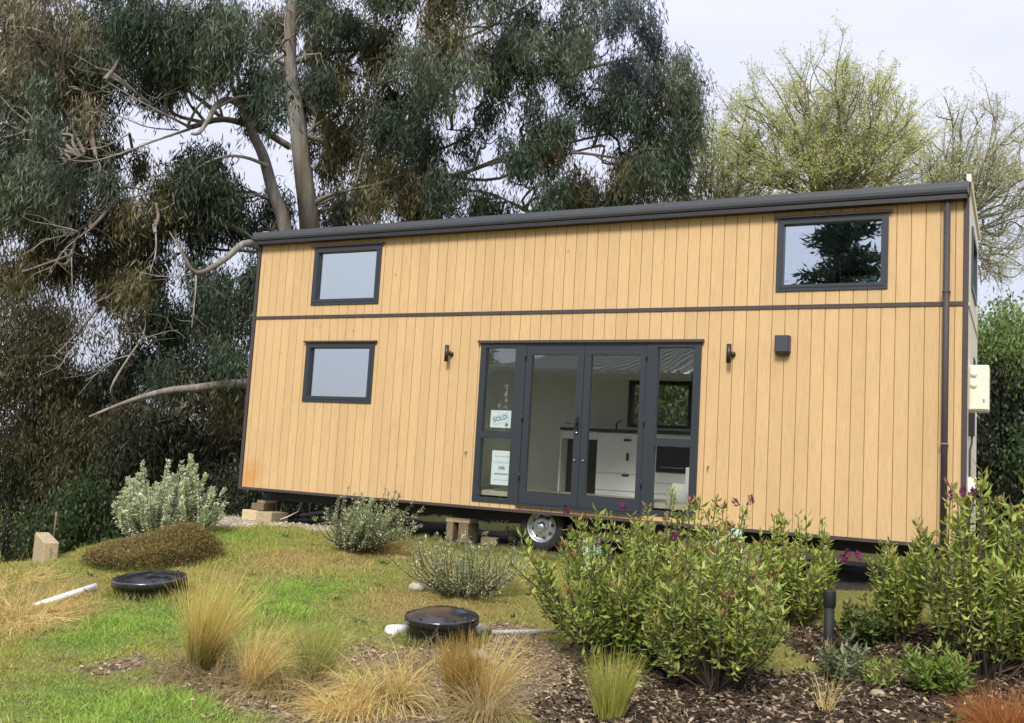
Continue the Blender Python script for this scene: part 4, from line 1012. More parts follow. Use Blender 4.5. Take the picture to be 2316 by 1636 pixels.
# ------------------------------------------------------------------ willows in spring leaf behind the roof
def willow(label, base, stems, depth, crownfun, nsub, ntw, leafc, lden, seed, w0=26):
    """stems fan out from one fork; branches rise and spread; fine twigs carry tiny leaves"""
    global NLEAF
    t = tag(empty('willow_tree', (0, 0, 0)), label, 'tree', 'willows in spring leaf behind the roof')
    r = np.random.default_rng(seed)
    nb = NB(); tk = NB()
    bp = px(base[0]*K, base[1]*K, depth)
    ft = bp.copy(); ft[2] = -1.0
    tk.tube(smooth(np.array([ft, (ft+bp)/2+r.normal(size=3)*.05, bp]), 4), np.linspace(w0*1.3, w0, 9)*.5*depth/F, 10); tk.build('trunk', WBARK, t)
    LB = []; LD = []; LC = []
    for (ex, ey, dd) in stems:
        e = px(ex*K, ey*K, depth+dd)
        mid = bp+(e-bp)*.5+np.array([0, 0, .10*np.linalg.norm(e-bp)])*(-.6)+r.normal(size=3)*.12
        P = smooth(np.array([bp, bp+(mid-bp)*.5+r.normal(size=3)*.08, mid, mid+(e-mid)*.55+r.normal(size=3)*.15, e]), 5); m_ = len(P)
        nb.tube(P, np.linspace(r.uniform(.024, .055), .008, m_), 5)
        lc = np.array(leafc)*(1+.15*r.normal())
        for _ in range(nsub):
            i = r.integers(int(m_*.22), m_-1); a = P[i]
            td = unit(P[min(i+1, m_-1)]-P[i])
            q = unit(td*1.0+r.normal(size=3)*.62+np.array([0, 0, .25])); ln = r.uniform(.5, 1.15)*(1.25-.7*i/m_)
            Q = smooth(np.array([a, a+q*ln*.5+r.normal(size=3)*.05, a+q*ln+np.array([0, 0, .12])+r.normal(size=3)*.1]), 3); mq = len(Q)
            nb.tube(Q, np.linspace(.018, .006, mq), 4)
            for __ in range(ntw):
                k = r.integers(1, mq); b0 = Q[k]
                q2 = unit(unit(Q[k]-Q[k-1])+r.normal(size=3)*.6+np.array([0, 0, .1])); l2 = r.uniform(.25, .6)
                W_ = np.array([b0, b0+q2*l2*.5+r.normal(size=3)*.03, b0+q2*l2+r.normal(size=3)*.06])
                nb.tube(W_, [.0045, .0035, .0025], 3)
                nl = r.poisson(lden)
                if nl:
                    u = r.random((nl, 1)); LB.append(b0+(W_[2]-b0)*u+r.normal(size=(nl, 3))*.05)
                    LD.append(unit(q2*.7+r.normal(size=(nl, 3))*.8)); LC.append(lc*(1+.2*r.normal(size=(nl, 1)))*(1+.06*r.normal(size=(nl, 3))))
    nb.build('branches', WBARK, t)
    B = np.concatenate(LB); D = np.concatenate(LD); C = np.concatenate(LC).clip(.01, .7)
    NLEAF += len(B)
    leafmesh('leaves', B, D, perp(D), rng.uniform(.04, .08, len(B)), rng.uniform(.015, .026, len(B)), C, LEAFW, t)
YG = (.52, .57, .29)
def dome(seed, cx, cy, rx, ry, n):
    r = np.random.default_rng(seed); out = []
    for k in range(n):
        a = -math.pi*(.02+.96*(k+r.uniform(.2, .8))/n); q = r.choice([1.0, .95, .85, .7, .5])*r.uniform(.92, 1.0)
        out.append((cx+rx*q*math.cos(a), cy+ry*q*math.sin(a), r.uniform(-1.2, 1.2)))
    return out
willow('rounded willow with a fan of dark stems and yellow green leaf behind the roof', (1868, 470), dome(1, 1855, 400, 262, 275, 46), 22, None, 8, 6, YG, 30, 11)
willow('smaller pale willow between the eucalypt and the rounded willow', (1600, 500), dome(2, 1590, 470, 130, 200, 24), 24, None, 8, 5, (.50, .56, .36), 24, 12, 18)
willow('sparse bare twigged willow leaning out past the right roof corner', (2150, 520), dome(3, 2180, 470, 175, 240, 28)+[(2260,560,.2),(2300,600,-.2),(2240,620,.4),(2220,590,-.4),(2330,540,.3),(2200,640,.1)], 23, None, 8, 6, (.50, .54, .36), 17, 13, 20)

thicket('bushy_tree', 'dark bushy tree standing farther back at the right, beyond the tall green topped shrub', [(2520,820,120,120,OLIVE,.8),(2650,880,120,120,DARK,.8),(2760,950,110,130,DARK,.8),(2900,1000,120,130,OLIVE,.7),(3050,1040,130,120,DARK,.7)], 30.0, 1.5, [([(2650,1150),(2650,1000),(2650,850)], 30, 14, 6), ([(2900,1160),(2900,1050),(2900,980)], 30, 10, 5)], group=None, Lr=(.3, .5), Wr=(.10, .16))
# ------------------------------------------------------------------ garden shrubs
def shrub(name, label, P, H, Wd, nst, nlv, L, Wl, c, cat='shrub', group=None, mat=LEAFH, c2=None, t0=.3, stemc=None, lean=(0, 0), rich=True, upright=.5, tipc=None, base_r=.12, ang=.55):
    global NLEAF
    P = np.asarray(P, float)
    t = tag(empty(name, tuple(P)), label, cat, group)
    nb = NB(); B = []; D = []; C = []; SZ = []; tips = []
    lob = rng.uniform(0, 6.28, 3)
    for s_ in range(nst):
        a = rng.uniform(0, 2*math.pi); q = math.sqrt(rng.random()); lb = (1+.16*math.sin(2*a+lob[0])+.13*math.sin(3*a+lob[1])+.09*math.sin(5*a+lob[2]))*rng.uniform(.82, 1.08)
        foot = np.array([math.cos(a), math.sin(a), 0])*base_r*rng.random()
        top = np.array([math.cos(a)*q*Wd*.5*lb+lean[0], math.sin(a)*q*Wd*.5*lb+lean[1], H*(rng.uniform(.5, 1.02))*(1-.42*q*q)*(.6+.4*lb)])
        mid = foot+(top-foot)*.5+np.array([math.cos(a), math.sin(a), 0])*q*Wd*.09+rng.normal(size=3)*.03*H
        S = smooth(np.array([foot, mid, top]), 5); m_ = len(S)
        nb.tube(S, np.linspace(.0085, .0028, m_)*(H**.5), 4)
        nn_ = int(nlv*rng.uniform(.7, 1.2))
        u = t0+(1-t0)*np.sort(rng.random(nn_))**.85
        idx = u*(m_-1); i = np.clip(idx.astype(int), 0, m_-2); fr_ = (idx-i)[:, None]
        pos = S[i]*(1-fr_)+S[i+1]*fr_; tan = unit(S[i+1]-S[i])
        ph = np.arange(nn_)*2.4+rng.random()*6
        ref = unit(np.cross(tan, np.array([.3, .2, 1.0])+rng.normal(size=3)*.1)); ref2 = np.cross(tan, ref)
        out = ref*np.cos(ph)[:, None]+ref2*np.sin(ph)[:, None]
        up_ = ang+.55*np.clip((u-.75)/.25, 0, 1)
        d = unit(out+tan*(up_*rng.uniform(.5, 1.3))[:, None]+rng.normal(size=(nn_, 3))*.28)
        B.append(pos+out*.004); D.append(d); SZ.append(np.full(nn_, rng.uniform(.7, 1.2)))
        cc = vary(c, nn_, .16, .05)
        if c2 is not None:
            mixf = np.clip(rng.random((nn_, 1))*1.2-.45+.5*(rng.random()-.5), 0, 1); cc = cc*(1-mixf)+vary(c2, nn_, .15, .05)*mixf
        if tipc is not None:
            mk = (u > .93)[:, None]*(rng.random()**2); cc = cc*(1-mk)+np.array(tipc)*mk
        C.append(cc); tips.append((S[-1], unit(S[-1]-S[-3])))
    B = np.concatenate(B); D = np.concatenate(D); C = np.concatenate(C); SZ = np.concatenate(SZ); n = len(B); NLEAF += n*2
    nb.build('stems', TWIG, t)
    side = unit(np.cross(D, np.array([0, 0, 1.0])+rng.normal(size=(n, 3))*.35))
    leafmesh('foliage', B, D, side, L*SZ*rng.uniform(.6, 1.2, n), Wl*SZ*rng.uniform(.7, 1.25, n), C.clip(.005, .8), mat, t, .22, rich=rich)
    return t, tips
HB = (.20, .275, .055); HB2 = (.52, .56, .15); HD = (.10, .145, .050); RED = (.20, .10, .05)
FLOWER = M('magenta_floret', (.24, .025, .13), .6, .5, 60, c2=(.10, .008, .07))
def spike(parent, pos, d, L):
    n = 70; u = rng.random(n); a = rng.random(n)*2*math.pi; d = unit(np.asarray(d)); r1 = unit(np.cross(d, [.2, .4, 1])); r2 = np.cross(d, r1)
    R = .26*L*np.sin(np.pi*(u*.82+.14)); o = r1*np.cos(a)[:, None]+r2*np.sin(a)[:, None]
    B = pos+d*(u*L)[:, None]+o*R[:, None]*.35
    return leafmesh('flower_spike', B, unit(o+d*.6), perp(o), .34*L, .13*L, np.ones((n, 3)), FLOWER, parent)
def hebe(label, x, y, H, Wd, nst, flowers=(), dl=0.0, **kw):
    P = gd(x, y); t, tips = shrub('hebe_shrub', label, P, H, Wd, nst, kw.pop('nlv', 48), kw.pop('L', .088), kw.pop('Wl', .031), kw.pop('c', HB), 'shrub', 'hebe shrubs in the mulch bed', c2=kw.pop('c2', HB2), tipc=RED, **kw)
    for (fx, fy) in flowers:
        q = px(fx*K, fy*K, depth_of(P)+dl+rng.normal()*.12)-P
        k = min(tips, key=lambda tp: np.linalg.norm(tp[0]-q))
        spike(t, k[0]*.25+q*.75 if np.linalg.norm(k[0]-q) < .5 else q, np.array([.1, .0, 1])+rng.normal(size=3)*.45, .085)
    return t
hebe('tall hebe shrub with magenta flower spikes just right of the trailer wheel', 1395, 1480, 1.40, 1.58, 120, [(1270,1150),(1330,1222),(1390,1140),(1500,1205)], base_r=.3, t0=.26)
hebe('hebe shrub below the right door pane, its flower spikes against the timber wall', 1565, 1440, 1.40, 1.38, 95, [(1558,1140),(1650,1135),(1690,1132)], base_r=.3, t0=.22)
hebe('broad yellow green hebe shrub with a dark stemmed base, in front of the plain wall', 1600, 1545, 1.24, 1.24, 108, [(1890,1255),(1905,1262),(1935,1255)], base_r=.12, t0=.36, c=(.22,.28,.07))
hebe('hebe shrub between the black post and the house wall, dark under the trailer', 1775, 1390, 1.08, 1.0, 56, [], base_r=.2, t0=.2)
hebe('largest hebe shrub rising in front of the right house corner', 2205, 1510, 1.66, 1.22, 84, [(2115,1125),(2160,1110),(2190,1120)], base_r=.2, t0=.24, L=.10, Wl=.034)
hebe('hebe shrub cut by the photo edge, right of the largest hebe', 2300, 1500, 1.50, 1.2, 80, [], base_r=.2, t0=.24, L=.105, Wl=.034)
hebe('slim young hebe with yellow green tips left of the largest hebe', 2010, 1440, 1.02, .62, 36, [], base_r=.1, t0=.2)
hebe('low dark green hebe beside the black post', 1955, 1440, .40, .60, 36, [], c=HD, c2=HB, L=.07, t0=.15)
hebe('small grey green hebe seedling on the mulch right of the post', 1897, 1535, .48, .36, 10, [], L=.10, Wl=.028, t0=.1, nlv=26, c=(.14,.19,.10), c2=(.22,.27,.14))
hebe('small hebe sprout on pale mulch near the photo bottom', 1965, 1545, .28, .34, 8, [], L=.09, Wl=.022, t0=.1, nlv=18)
hebe('bright green low hebe growth at the foot of the largest hebe', 2105, 1555, .42, .50, 22, [], c=(.17,.25,.05), c2=(.26,.36,.08), t0=.1, nlv=30)
hebe('leafy green hebe tuft behind the yellow green tussock', 1425, 1495, .55, .50, 34, [], c=(.16,.23,.05), c2=(.26,.34,.08), t0=.1)
SIL = (.50, .56, .40); SIL2 = (.66, .72, .54)
P = gd(332, 1224)
shrub('silver_shrub', 'bright silver leaved shrub with a peaked top at the left of the lawn', P+np.array([0, .25, 0]), 1.0, 1.22, 190, 90, .048, .030, SIL, c2=SIL2, mat=LEAF, rich=False, t0=.2, base_r=.3)
shrub('silver_shrub', 'upright silver sprout forming the peak above the silver leaved shrub', P+np.array([.10, .3, .30]), .86, .50, 36, 80, .048, .030, SIL, c2=SIL2, mat=LEAF, rich=False, t0=.2)
GG = (.28, .34, .18); GG2 = (.58, .63, .44)
shrub('grey_green_shrub', 'grey green shrub standing before the dark gap under the house', gd(800, 1232), .74, 1.06, 120, 60, .042, .018, GG, c2=GG2, mat=LEAF, rich=False, t0=.12, base_r=.22, lean=(.12, .05))
shrub('flecked_shrub', 'loose shrub flecked with pale white leaves in mid lawn', gd(1040, 1335), .72, 1.22, 95, 50, .036, .016, (.25, .30, .13), c2=(.70, .74, .58), mat=LEAF, rich=False, t0=.15, base_r=.25)
shrub('grey_green_shrub', 'tiny silvery sprig in the grass left of the trailer wheel', gd(1160, 1222), .32, .30, 14, 26, .05, .02, (.34, .38, .27), c2=(.48, .52, .38), mat=LEAF, rich=False, t0=.1)
shrub('weed_sprig', 'small pale weed beside the rim of the trailer wheel', gd(1200, 1222), .16, .2, 8, 16, .05, .018, (.3, .36, .2), mat=LEAF, rich=False, t0=.1)
# low brown mound
def mound(label, x0, x1, y, H, dep, c, c2, n):
    global NLEAF
    a = gd(x0, y+8); b = gd(x1, y-22); mid = (a+b)/2; t = tag(empty('brown_shrub', tuple(mid)), label, 'shrub')
    Lh = np.linalg.norm((b-a)[:2])*.5; ax = unit((b-a)*np.array([1, 1, 0])); pr = np.array([-ax[1], ax[0], 0])
    u = rsphere(n); u[:, 2] = np.abs(u[:, 2])**.6; u *= rng.uniform(.72, 1.0, (n, 1))
    xs = u[:, :1]*Lh; ys = u[:, 1:2]*dep; lump = 1+.22*np.sin(xs*5.1)+.15*np.sin(ys*7+xs*3)
    p = mid+ax*xs+pr*ys; p[:, 2] = ground(p[:, 0], p[:, 1])+u[:, 2]*H*lump[:, 0]
    d = unit(u*np.array([.6, .6, 1])+rng.normal(size=(n, 3))*.6)
    mx = np.clip(rng.random((n, 1))*.7+u[:, 2:3]*.5-.2, 0, 1)
    C = vary(c, n, .25, .08)*(1-mx)+vary(c2, n, .2, .06)*mx
    leafmesh('foliage', p-mid, d, perp(d), rng.uniform(.02, .045, n), rng.uniform(.006, .013, n), C, LEAF, t); NLEAF += n
    nb = NB()
    for _ in range(260):
        i = rng.integers(n); q = p[i]-mid; f0 = q*np.array([.45, .45, 0]); f0[2] = gz(*(f0+mid)[:2])-mid[2]
        nb.tube(np.array([f0, (f0+q)/2+rng.normal(size=3)*.04, q+d[i]*.03]), [.006, .004, .002], 3)
    nb.build('stems', TWIG, t)
mound('low spreading brown olive shrub at the foot of the silver leaved shrub', 178, 500, 1266, .30, .55, (.115, .085, .030), (.29, .225, .08), 19000)

# ------------------------------------------------------------------ tussocks
def tussock(label, P, n, H, spread, lean, cols, droop=.5, base_r=.06, w=.006, name='tussock_grass', cat='tussock', group='tussocks on the lawn slope', hvar=.35, basec=None):
    global NLEAF
    P = np.asarray(P, float); seg = 6; n = int(n*.82); w = w*.9
    a = rng.random(n)*2*math.pi; r = np.sqrt(rng.random(n))*base_r
    foot = np.stack([r*np.cos(a), r*np.sin(a), np.zeros(n)], -1)
    q = rng.random(n)**.7*spread
    a2 = a+rng.normal(size=n)*.5
    d0 = unit(np.stack([q*np.cos(a2)+lean[0], q*np.sin(a2)+lean[1], np.ones(n)], -1))
    Ln = H*(1-hvar+hvar*rng.random(n))
    g = np.array([0, 0, -1.0])
    pts = [foot]; d = d0.copy(); dr = droop*rng.uniform(.3, 1.7, (n, 1))*np.where(rng.random((n, 1)) < .12, 2.6, 1)
    for k in range(seg):
        d = unit(d+g*dr*(.12+.30*k/seg)+rng.normal(size=(n, 3))*.035); pts.append(pts[-1]+d*(Ln/seg)[:, None])
    S = np.stack(pts, 1)
    gzv = ground(S[..., 0]+P[0], S[..., 1]+P[1])-P[2]+.008
    S[..., 2] = np.maximum(S[..., 2], gzv+.01*rng.random((n, 1)))
    sd = unit(np.cross(d0, np.array([0, 0, 1.0])+rng.normal(size=(n, 3))*.6))[:, None]
    ww = (w*rng.uniform(.6, 1.3, n))[:, None, None]*np.linspace(1, .25, seg+1)[None, :, None]
    V = np.stack([S-sd*ww*.5, S+sd*ww*.5], 2).reshape(n, -1, 3)
    o = (np.arange(n)*(seg+1)*2)[:, None, None]; k = np.arange(seg)[None, :, None]*2
    Fq = (o+k+np.array([0, 1, 3, 2])).reshape(-1, 4)
    pick = rng.integers(0, len(cols), n); cc = np.array(cols)[pick]*(1+.15*rng.normal(size=(n, 1)))
    C = np.repeat(cc[:, None], (seg+1)*2, 1)
    if basec is not None:
        f_ = np.repeat(np.clip(1-np.linspace(0, 1, seg+1)*1.8, 0, 1), 2)[None, :, None]; C = C*(1-f_)+np.array(basec)*f_
    o = link(name, npmesh(name, V.reshape(-1, 3), Fq, C.reshape(-1, 3).clip(.01, .8)), STRAW, None, tuple(P)); NLEAF += n*seg
    return tag(o, label, cat, group)
ST = [(.68, .54, .22), (.78, .65, .32), (.56, .42, .16)]; ST2 = [(.66, .54, .19), (.76, .64, .30), (.50, .45, .13)]
tussock('tallest straw tussock with an olive base in front of the upper tank lid', gd(447, 1508), 900, .82, .40, (.16, .05), ST2, .40, .075, .0055, basec=(.16, .15, .03))
tussock('slim straw tussock fanning right, close beside the tallest tussock', gd(562, 1545), 380, .58, .5, (.24, .0), ST, .6, .05, .0045)
tussock('small green tussock between the tall straw tussock and the lodged one', gd(702, 1532), 520, .52, .55, (.02, .0), [(.30, .34, .10), (.40, .40, .15), (.25, .30, .07)], .45, .08, .0055)
tussock('large collapsed straw tussock with blades arching over to both sides', gd(862, 1580), 1300, .52, 1.3, (-.15, -.25), ST, 1.75, .16, .0065, basec=(.20, .15, .06))
tussock('collapsed straw tussock mat left of the big arching one', gd(770, 1605), 600, .52, 1.3, (-.3, -.3), ST, 1.8, .14, .005)
tussock('orange brown tussock in front of the lower tank lid', gd(1030, 1592), 520, .54, .26, (-.02, .0), [(.36, .24, .06), (.46, .32, .10), (.28, .20, .05)], .35, .08, .0055, basec=(.12, .08, .02))
tussock('straw tussock splaying right beside the orange brown one', gd(1078, 1588), 380, .62, .46, (.30, .10), ST, .5, .07, .0055)
tussock('fallen straw tussock at the bottom edge under the orange brown one', gd(1090, 1612), 600, .5, 1.2, (.1, -.3), [(.36, .29, .15), (.45, .36, .19)], 1.4, .10, .0055)
tussock('yellow green tussock at the bottom edge before the left hebe', gd(1365, 1615), 620, .50, .40, (.0, .05), [(.36, .38, .08), (.44, .42, .13), (.28, .32, .06)], .3, .09, .0055)
tussock('rust coloured sedge mound at the bottom right photo corner', gd(2262, 1668), 2000, .42, .95, (.0, .0), [(.38, .165, .05), (.47, .22, .08), (.28, .11, .035)], 1.0, .13, .0055, 'rust_sedge', 'sedge', None)
tussock('dry lodged grass mat at the far left edge of the lawn', gd(5, 1395), 1500, .62, 2.6, (.1, -.35), ST, 2.2, .5, .005)
tussock('straw grass draped over the slope beside the timber sleeper', gd(55, 1262), 900, .5, 1.4, (-.35, -.3), ST, 2.0, .25, .005)
tussock('thin dry grass clump at the left photo edge below the sleeper', gd(10, 1310), 900, .5, 2.0, (.0, -.3), ST, 2.2, .4, .005)
tussock('thatch of dead straw lying below the tallest tussock', gd(480, 1530), 700, .55, 1.6, (.15, -.2), [(.26, .20, .11), (.36, .29, .16)], 1.7, .22, .006)
tussock('thatch of dead straw lying between the green and slim tussocks', gd(640, 1555), 700, .6, 1.6, (.25, -.2), [(.34, .27, .13), (.42, .34, .17)], 1.7, .25, .006)
tussock('dry wisps of grass standing in the mulch beside the seedling hebe', gd(1850, 1600), 60, .36, .4, (.05, .0), ST, .5, .05, .005)
tussock('low tuft of dead straw in front of the lower tank lid', gd(960, 1510), 450, .42, 1.5, (.0, -.1), [(.30, .24, .13), (.40, .32, .17)], 1.6, .25, .005)

# ------------------------------------------------------------------ lawn blades, clover, mulch chips, pebbles
def scatter(n, box, dens):
    X = rng.uniform(box[0], box[1], n); Y = rng.uniform(box[2], box[3], n)
    # keep what the photograph can see
    Z = ground(X, Y); d = np.stack([X, Y, Z], -1)-CAM; z = d@_fw
    u = CX+F*(d@_rt)/z; v_ = CY-F*(d@_up)/z
    k = (z > 3) & (u > -260) & (u < PW+260) & (v_ < PH+220)
    X, Y, Z = X[k], Y[k], Z[k]; zz = zones(X, Y); p = dens(X, Y, *zz); k = rng.random(len(X)) < p
    return X[k], Y[k], Z[k], [q[k] for q in zz]
def lawn_d(X, Y, lu, dr, so_, mu):
    pad = ((Y > -.45) & (X > -.3) & (X < 9.6)) | ((Y > -.95) & (X > -.2) & (X < .7)); return np.clip((1-so_*.93)*(1-np.clip(mu, 0, 1))*(.35+.4*vnoise(X, Y, 1.1, 31)+.5*vnoise(X, Y, 6.5, 33)**2+.3*lu), 0, 1)*np.where(pad, .03, 1)
X, Y, Z, (lu, dr, so_, mu) = scatter(620000, (-2.6, 11.5, -8.3, .6), lawn_d)
n = len(X)
B = np.stack([X, Y, Z-.004], -1); d = unit(np.stack([rng.normal(size=n)*.75, rng.normal(size=n)*.75, np.ones(n)], -1))
f1 = np.clip((lu-.22)*1.5, 0, 1)[:, None]; f2 = np.clip(dr*.8+.25*(vnoise(X, Y, 3, 41)-.45), 0, 1)[:, None]
nzv = vnoise(X, Y, 2.1, 51)[:, None]
C = np.array([.30, .345, .08])*(1-nzv)+np.array([.50, .46, .14])*nzv
C = C*(1-f1)+np.array([.33, .53, .10])*f1; C = C*(1-f2)+np.array([.56, .44, .20])*f2
sw = (rng.random((n, 1)) < .14); C = np.where(sw, np.array([.36, .29, .13]), C)*(1+.2*rng.normal(size=(n, 1)))
tf = vnoise(X, Y, 5.5, 61)*vnoise(X, Y, 2.2, 62)*2.6; Ln = rng.uniform(.016, .05, n)*(1+.4*lu)*(.45+1.1*tf); tip = B+d*Ln[:, None]; s_ = perp(d)*rng.uniform(.0025, .005, n)[:, None]
V = np.stack([B-s_, B+s_, tip], 1).reshape(-1, 3)
tag(link('grass', npmesh('grass', V, np.arange(n*3).reshape(n, 3), np.repeat(C.clip(.01, .7), 3, 0)), STRAW), kind='stuff')
NBL = n
# small clover and moss leaves in the lush parts
X, Y, Z, (lu, dr, so_, mu) = scatter(150000, (-2.6, 11.5, -8.3, .0), lambda X, Y, a, b, c, e: np.clip(a*1.1-.15, 0, 1)*(1-c)*(1-e))
n = len(X); B = np.stack([X, Y, Z+rng.uniform(.005, .03, n)], -1); d = unit(np.stack([rng.normal(size=n), rng.normal(size=n), rng.uniform(.1, .8, n)], -1))
tag(leafmesh('clover', B, d, unit(np.cross(d, np.array([0, 0, 1.0]))), rng.uniform(.012, .026, n), rng.uniform(.010, .018, n), vary((.15, .25, .05), n, .22, .08), LEAF), kind='stuff')
def weed_d(X, Y, a, b, c, e): return (1-c)*(1-e)*np.where(Y > -.5, 0, .8)
X, Y, Z, _z = scatter(560, (-2.0, 11.0, -8.0, -.6), weed_d)
B = []; D = []; C = []; LL = []
for x_, y_, z_ in zip(X, Y, Z):
    m_ = rng.integers(9, 22); a = rng.random(m_)*6.28; s_ = rng.uniform(.5, 1.5)
    B.append(np.array([x_, y_, z_+.004])+np.stack([np.cos(a), np.sin(a), np.zeros(m_)], -1)*.012*s_); D.append(unit(np.stack([np.cos(a), np.sin(a), rng.uniform(.15, 1.3, m_)], -1)))
    C.append(vary([(.10, .17, .04), (.19, .24, .07), (.30, .27, .10), (.40, .31, .14)][rng.integers(0, 4)], m_, .2, .06)); LL.append(rng.uniform(.03, .075, m_)*s_)
B = np.concatenate(B); D = np.concatenate(D); C = np.concatenate(C); LL = np.concatenate(LL)
tag(leafmesh('weeds', B, D, unit(np.cross(D, np.array([0, 0, 1.0]))), LL, LL*.22, C.clip(.01, .6), LEAF), kind='stuff')
# long blades the mower missed round the lids
B = []
for o_, r_ in [(o_, .345) for o_ in bpy.data.objects if o_.name.startswith('tank_lid')]:
    a = rng.random(900)*6.28; q = r_+np.abs(rng.normal(size=900))*.035; x_ = o_.location.x+np.cos(a)*q; y_ = o_.location.y+np.sin(a)*q
    B.append(np.stack([x_, y_, ground(x_, y_)-.005], -1))
x_ = rng.uniform(2.3, 6.0, 2600); y_ = -.12+.16*vnoise(x_, x_*0, 3, 81)-np.abs(rng.normal(size=2600))*.09
B.append(np.stack([x_, y_, ground(x_, y_)-.005], -1))
B = np.concatenate(B); n = len(B); D = unit(rng.normal(size=(n, 3))*.5+np.array([0, 0, 1]))
tag(leafmesh('grass_fringe', B, D, perp(D), rng.uniform(.04, .13, n), .006, vary((.27, .29, .09), n, .25, .08).clip(.02, .6), STRAW), kind='stuff')
# bark chips
def chips(nm, n0, box, dens, size, cols, mat, flat=.5):
    X, Y, Z, zz = scatter(n0, box, dens); n = len(X)
    a = rng.random(n)*math.pi*2; tl = rng.normal(size=(n, 2))*flat
    ax = unit(np.stack([np.cos(a), np.sin(a), tl[:, 0]], -1)); bx = unit(np.cross(np.stack([tl[:, 1], tl[:, 0]*.5, np.ones(n)], -1), ax)); nx_ = np.cross(ax, bx)
    L_ = rng.uniform(size[0], size[1], n)[:, None]; W_ = L_*rng.uniform(.25, .6, (n, 1)); H_ = L_*rng.uniform(.10, .25, (n, 1))
    c = np.stack([X, Y, Z+rng.uniform(.004, .028, n)], -1)
    V = np.stack([c-ax*L_*.5-bx*W_*.4, c+ax*L_*.35-bx*W_*.5, c+ax*L_*.5+bx*W_*.4, c-ax*L_*.4+bx*W_*.5, c+nx_*H_-ax*L_*.3, c+nx_*H_+ax*L_*.3], 1).reshape(-1, 3)
    o = (np.arange(n)*6)[:, None, None]; Fq = (o+np.array([[0, 1, 5, 4], [2, 3, 4, 5], [1, 2, 5, 5], [3, 0, 4, 4]])[None]).reshape(-1, 4)
    tri = (o+np.array([[0, 1, 5], [0, 5, 4], [2, 3, 4], [2, 4, 5], [1, 2, 5], [3, 0, 4]])[None]).reshape(-1, 3)
    cc = np.array(cols)[rng.integers(0, len(cols), n)]*(1+.25*rng.normal(size=(n, 1)))
    return tag(link(nm, npmesh(nm, V, tri, np.repeat(cc.clip(.006, .7), 6, 0), smooth=False), mat), kind='stuff')
CHIP = leafmat('bark_chip', 0, .9, .15)
chips('bark_chips', 90000, (5.3, 12, -5.6, -.7), lambda X, Y, a, b, c, e: e*(.25+.75*vnoise(X, Y, 2.6, 71)), (.010, .065), [(.038,.027,.018),(.066,.046,.031),(.11,.08,.054),(.22,.165,.11),(.024,.017,.012),(.055,.038,.026),(.046,.032,.022),(.32,.26,.18)], CHIP)
chips('soil_crumbs', 60000, (3.0, 9, -6.8, -2.0), lambda X, Y, a, b, c, e: c*.5*(1-e*.5), (.012, .045), [(.20,.15,.10),(.30,.24,.16),(.13,.09,.055),(.36,.28,.16)], CHIP, .3)
chips('pebbles', 26000, (-.6, 9.6, -1.0, .6), lambda X, Y, a, b, c, e: padmask(X, Y)*.8, (.015, .04), [(.46,.40,.30),(.36,.30,.22),(.55,.50,.40)], CHIP, .3)
# twigs and straw litter on the bed
X, Y, Z, _z = scatter(5200, (3.0, 11, -6.6, -1.2), lambda X, Y, a, b, c, e: np.clip(e+c, 0, 1)*.8); n = len(X)
a = rng.random(n)*6.28; B = np.stack([X, Y, Z+rng.uniform(.01, .035, n)], -1); d = unit(np.stack([np.cos(a), np.sin(a), rng.normal(size=n)*.2], -1))
tag(leafmesh('straw_litter', B, d, unit(np.cross(d, np.array([0, 0, 1.0]))), rng.uniform(.08, .24, n), .006, vary((.38, .30, .17), n, .3, .06), STRAW), kind='stuff')

# ------------------------------------------------------------------ what the window panes mirror: a bungalow and a conifer across the garden
zb = -1.1
hs = tag(empty('neighbour_house', (1.3, -19.0, zb)), 'bungalow with a grey ribbed metal hip roof, mirrored in the entrance glass', 'house')
MB().box(-6.3, -5.5, 0, 6.3, 1.6, 4.35).build('wall', M('brown_weatherboard', (.06, .05, .04), .7, .1, 4), hs)
ROOF2 = M('ribbed_roof', (.24, .26, .30), .28, .1, 6, metal=.4)
def slope(a0, a1, r0, r1, n_, name):
    a0, a1, r0, r1 = map(np.array, (a0, a1, r0, r1)); b = MB(); nrm = unit(np.cross(a1-a0, r0-a0)*1.0)
    if nrm[2] < 0: nrm = -nrm
    A_ = []; R_ = []
    for k in range(n_+1):
        t = k/n_
        for dt, h_ in ((0, 0), (.62/n_, 0), (.70/n_, .13), (.92/n_, .13)):
            if t+dt > 1: continue
            A_.append(a0+(a1-a0)*(t+dt)+nrm*h_); R_.append(r0+(r1-r0)*(t+dt)+nrm*h_)
    n2_ = len(A_); b.add(A_+R_, [(i, i+1, n2_+i+1, n2_+i) for i in range(n2_-1)]); return b.build(name, ROOF2, hs)
E0 = 4.50; RZ = 6.15
slope((-6.9, 2.2, E0), (6.9, 2.2, E0), (-2.8, -2.0, RZ), (2.8, -2.0, RZ), 44, 'roof_slope')
slope((6.9, 2.2, E0), (6.9, -6.2, E0), (2.8, -2.0, RZ), (2.8, -2.0, RZ), 36, 'roof_slope')
slope((-6.9, -6.2, E0), (-6.9, 2.2, E0), (-2.8, -2.0, RZ), (-2.8, -2.0, RZ), 36, 'roof_slope')
slope((6.9, -6.2, E0), (-6.9, -6.2, E0), (2.8, -2.0, RZ), (-2.8, -2.0, RZ), 44, 'roof_slope')
MB().box(-6.9, 2.18, E0-.16, 6.9, 2.28, E0+.01).box(6.85, -6.2, E0-.16, 6.95, 2.17, E0+.01).build('gutter', FASCIA, hs)
MB().box(-6.8, -6.1, E0-.22, 6.8, 2.1, E0-.165).build('soffit', FASCIA, hs)
